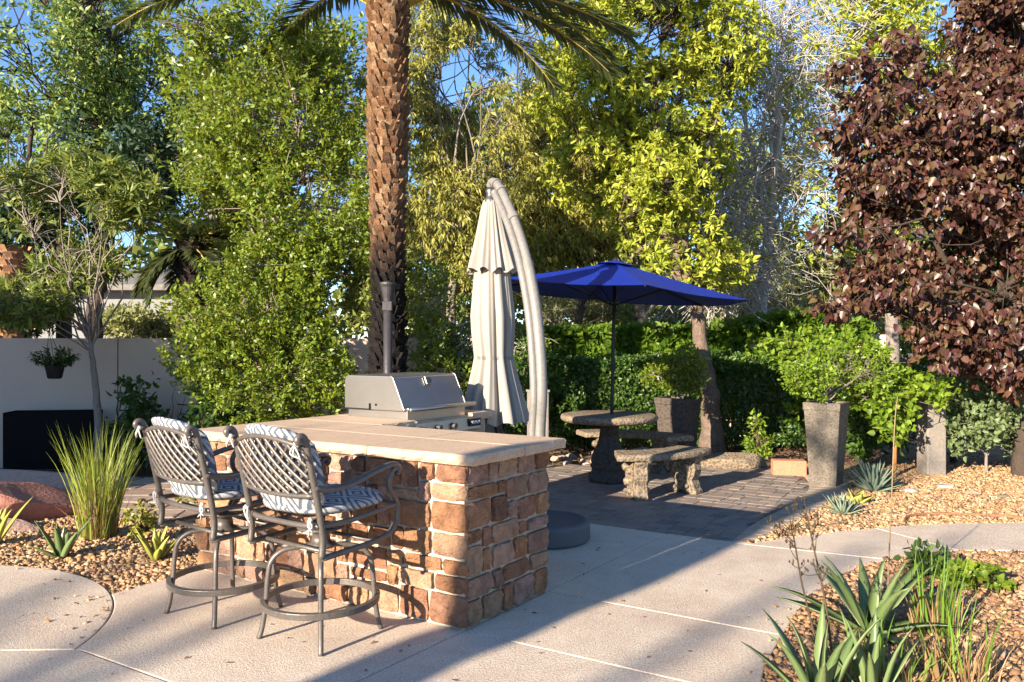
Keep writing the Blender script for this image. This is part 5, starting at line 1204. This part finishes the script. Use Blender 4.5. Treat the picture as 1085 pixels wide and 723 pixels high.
x, y = G(148, 572); plant('succulent_bush', 'small dry brown succulent bush right of the ornamental grass', 'succulent', (x, y, -.03), [(x, y, .12)], .012, [((x, y, .16), (.10, .1, .13)), ((x + .05, y, .08), (.10, .1, .08))], 60, 9, .035, .026, M['lf_olive'], M['stalk'], 71, 'rosette', 7, 50, gap=-.9, twig_r=.004)
x, y = G(215, 530); plant('succulent_bush', 'low brown green groundcover clump on the path behind the stool', 'succulent', (x, y, -.03), [(x, y, .05)], .01, [((x, y, .05), (.28, .2, .08))], 60, 9, .04, .026, M['lf_olive'], M['stalk'], 72, 'rosette', 7, 50, gap=-.9, twig_r=.004)
x, y = G(926, 520); agave('agave', 'blue grey agave rosette on gravel right of the sunlit planter', 'agave', (x, y, -.02), 46, .37, .055, .014, M['agave_blue'], 7, .05, 1.35, .12)
x, y = G(893, 544); agave('agave', 'small spiky blue agave at the kerb edge', 'agave', (x, y, -.02), 40, .21, .034, .010, M['agave_blue'], 8, .05, 1.3, .1)
x, y = G(907, 533); agave('cactus', 'small pale yellow cactus pads between the two agaves', 'cactus', (x, y, -.02), 7, .17, .12, .02, M['aloe_yellow'], 12, .3, 1.1, .1)
# foreground bed
x, y = G(922, 668); agave('aloe', 'big green aloe with long spread leaves in the foreground bed', 'aloe', (x, y, -.02), 16, .52, .078, .018, M['aloe'], 14, .3, 1.5, .35, R(20))
x, y = G(868, 745); agave('aloe', 'broad green aloe at the bottom edge of the photo', 'aloe', (x, y, -.02), 11, .48, .062, .014, M['aloe'], 15, .12, 1.0, .35, R(10))
x, y = G(925, 740); agave('aloe', 'narrow dark blue green aloe leaves between grass at the bottom', 'aloe', (x, y, -.02), 9, .38, .05, .014, M['aloe'], 19, .1, .7, .3, R(140))
x, y = G(992, 668); grass('ornamental_grass', 'fresh green grass clump beside the big foreground aloe', (x, y, 0), 62, .47, .15, .012, M['grass_green'], 24, .12, 50, .5)
x, y = G(1010, 715); grass('ornamental_grass', 'green grass with dry brown blades in the foreground corner', (x, y, 0), 26, .40, .2, .010, M['grass_green'], 25, .18, 100, .8)
x, y = G(930, 722); grass('ornamental_grass', 'thin green shoots at the bottom among the aloes', (x, y, 0), 40, .33, .25, .011, M['grass_green'], 26, .18, 70, .9)
x, y = G(1048, 625); plant('succulent_bush', 'round leaved bright succulent on gravel right of the grass', 'succulent', (x, y, -.03), [(x, y, .06)], .010, [((x, y, .06), (.12, .10, .07)), ((x - .12, y + .08, .06), (.10, .08, .06))], 38, 8, .05, .036, M['lf_privet'], M['stalk'], 73, 'rosette', 6, 40, gap=-.9, shape='oval', twig_r=.004)
x, y = G(988, 612); plant('leafy_herb', 'dark small leaved herb behind the foreground grass', 'herb', (x, y, -.03), [(x, y, .08)], .010, [((x, y, .08), (.14, .10, .08))], 45, 9, .05, .03, M['lf_dark'], M['stalk'], 74, 'twig', 6, 40, gap=-.9, shape='oval', twig_r=.004)
def stalk(label, px, py, pts, r, mat, heads):
    x, y = G(px, py); t = thing('flower_stalk', label, 'flower stalk', (x, y, 0)); o = np.array([x, y, 0]); P = [np.array([0, 0, -.03])] + [W(a, b, y) - o for a, b in pts]
    mb = MB(); C = catmull([tuple(p) for p in P], 6); mb.tube(C, list(np.linspace(r, r * .4, len(C))), 6); mb.build('stem', M[mat], t, smooth=True)
    rr = random.Random(px); mb = MB()
    for k in range(heads):
        i = len(C) - 1 - int(rr.random() ** 1.4 * len(C) * .55); b = np.array(C[i]); d = np.array([rr.uniform(-1, 1), rr.uniform(-.6, .6), rr.uniform(.1, 1.0)]); ln = rr.uniform(.02, .16); e_ = b + d * ln
        mb.tube([b, b + d * ln * .6 + np.array([0, 0, -.006]), e_], [r * .35, r * .28, r * .2], 4)
        for q in range(3): s_ = e_ + np.array([rr.uniform(-.012, .012), rr.uniform(-.012, .012), rr.uniform(-.01, .014)]); mb.rock(s_, (.005, .005, .009), q + k, 1, 1)
    if heads: mb.build('seed_heads', M['stalk'], t)
stalk('thin dry branching flower stalk leaning over the walkway', 868, 725, [(864, 680), (850, 620), (842, 575), (838, 560)], .006, 'stalk', 26)
stalk('tall thin dark dry flower stalk in the foreground bed', 884, 728, [(880, 680), (872, 625), (862, 580), (855, 546)], .007, 'stalk', 18)
stalk('tall straight pale dry stalk rising from the big aloe', 940, 640, [(942, 590), (945, 520), (948, 450), (951, 420)], .0055, 'stalk_pale', 0)
# fallen twig shadow caster and litter on the walkway are left to the plants above

# ================================================================== what stands outside the picture and shades it
def AP(a, p): return np.array([.64 * a + .77 * p, .77 * a - .64 * p])
hw = thing('house', 'unseen stucco house wing added on the left to shade the garden wall', 'house', (*AP(-4, -11), 0), math.atan2(.77, .64))  # unseen block, sized and placed to keep the left wall in shade
mb = MB(); mb.box((0, 0, 1.6), (5.6, 4.6, 3.3)); mb.build('wall', M['wall'], hw)
mb = MB(); mb.add([(-3.1, -2.6, 3.25), (3.1, -2.6, 3.25), (3.1, 2.6, 3.25), (-3.1, 2.6, 3.25), (-1.2, 0, 4.0), (1.2, 0, 4.0)], [(0, 1, 5, 4), (1, 2, 5), (2, 3, 4, 5), (3, 0, 4), (3, 2, 1, 0)]); mb.build('roof', M['roof'], hw)
mb = MB(); mb.box((.6, -2.31, 1.6), (1.6, .06, 1.3)); w_ = mb.build('window', M['wallcap'], hw); mb = MB(); mb.box((.6, -2.35, 1.6), (1.4, .03, 1.1)); mb.build('pane', M['glass'], w_)
b0 = AP(-6.2, -2.86); 
plant('patio_tree', 'slender tree behind the camera casting the long patio shadow', 'tree', (b0[0], b0[1], -.08), [np.array([*AP(-6.2, -2.80), 1.5]), np.array([*AP(-6.2, -2.74), 2.6]), np.array([*AP(-6.15, -2.68), 3.8]), np.array([*AP(-6.1, -2.64), 4.5])], .33,
      [(np.array([*AP(-6.1, -2.6), 5.0]), (.5, .5, .35))], 40, 8, .12, .04, M['lf_dark'], M['bark_dark'], 111, 'twig', 9, 30, limb_from=.9)
b0 = AP(-21, -2.1)
st = thing('street_tree', 'bare limbed tall tree far behind the camera', 'tree', (b0[0], b0[1], -.08)); g = np.random.default_rng(4); segs = []
def A3(a, p, z): return np.array([*AP(a, p), z])
for pts, r in (([(-21, -2.1, 0), (-21, -2.05, 4), (-21, -1.95, 7), (-21, -1.75, 8.6)], .095), ([(-21, -2.0, 6.0), (-21, -1.5, 7.4), (-21, -1.3, 8.8)], .09), ([(-21, -2.05, 5.5), (-21, -3.3, 6.6), (-21, -4.9, 7.7), (-21, -5.6, 8.6)], .10), ([(-21, -3.3, 6.6), (-21, -4.3, 7.9), (-21, -4.6, 8.6)], .07), ([(-21, -2.05, 4.8), (-21, -3.6, 6.6), (-21, -5.2, 7.2), (-21, -6.0, 7.9)], .08)):
    q = np.array(catmull([A3(*p) for p in pts], 6)); segs.append((q - np.array([*b0, -.08]), np.linspace(r, r * .5, len(q))))
v, f = tubes_np(segs, 8); rawmesh('trunk', v, f, np.full(len(f), 4), M['bark_dark'], st, True)

# ================================================================== light, sky, camera
EL = 17.5
S = Vector((-.64 * math.cos(R(EL)), -.77 * math.cos(R(EL)), math.sin(R(EL))))
sun = bpy.data.lights.new('sun', 'SUN'); sun.energy = 5.0; sun.angle = R(.55); sun.color = (1.0, .86, .68)
so = bpy.data.objects.new('sun', sun); COL.objects.link(so); so.rotation_euler = S.to_track_quat('Z', 'Y').to_euler(); so.location = (-10, -10, 12)
w = bpy.data.worlds.new('World'); sc.world = w; w.use_nodes = True; nt = w.node_tree
bg = nt.nodes['Background']; sky = nt.nodes.new('ShaderNodeTexSky'); sky.sky_type = 'NISHITA'; sky.sun_disc = False
sky.sun_elevation = R(EL); sky.sun_rotation = math.atan2(S.x, S.y); sky.air_density = .8; sky.dust_density = 0; sky.ozone_density = 4.2
nt.links.new(sky.outputs[0], bg.inputs['Color']); bg.inputs['Strength'].default_value = .10
cam = bpy.data.cameras.new('camera'); co = bpy.data.objects.new('camera', cam); COL.objects.link(co)
cam.sensor_width = 36; cam.lens = 36 * F / 1085; cam.clip_end = 2000; cam.clip_start = .05
co.location = (0, 0, CAMZ); co.rotation_euler = (R(90), 0, 0); sc.camera = co
sc.view_settings.view_transform = 'Standard'; sc.view_settings.look = 'None'; sc.view_settings.exposure = 1.6; sc.view_settings.gamma = 1
sc.render.engine = 'CYCLES'; sc.cycles.use_denoising = True
sc.cycles.max_bounces = 6; sc.cycles.diffuse_bounces = 3; sc.cycles.transmission_bounces = 3; sc.cycles.transparent_max_bounces = 4
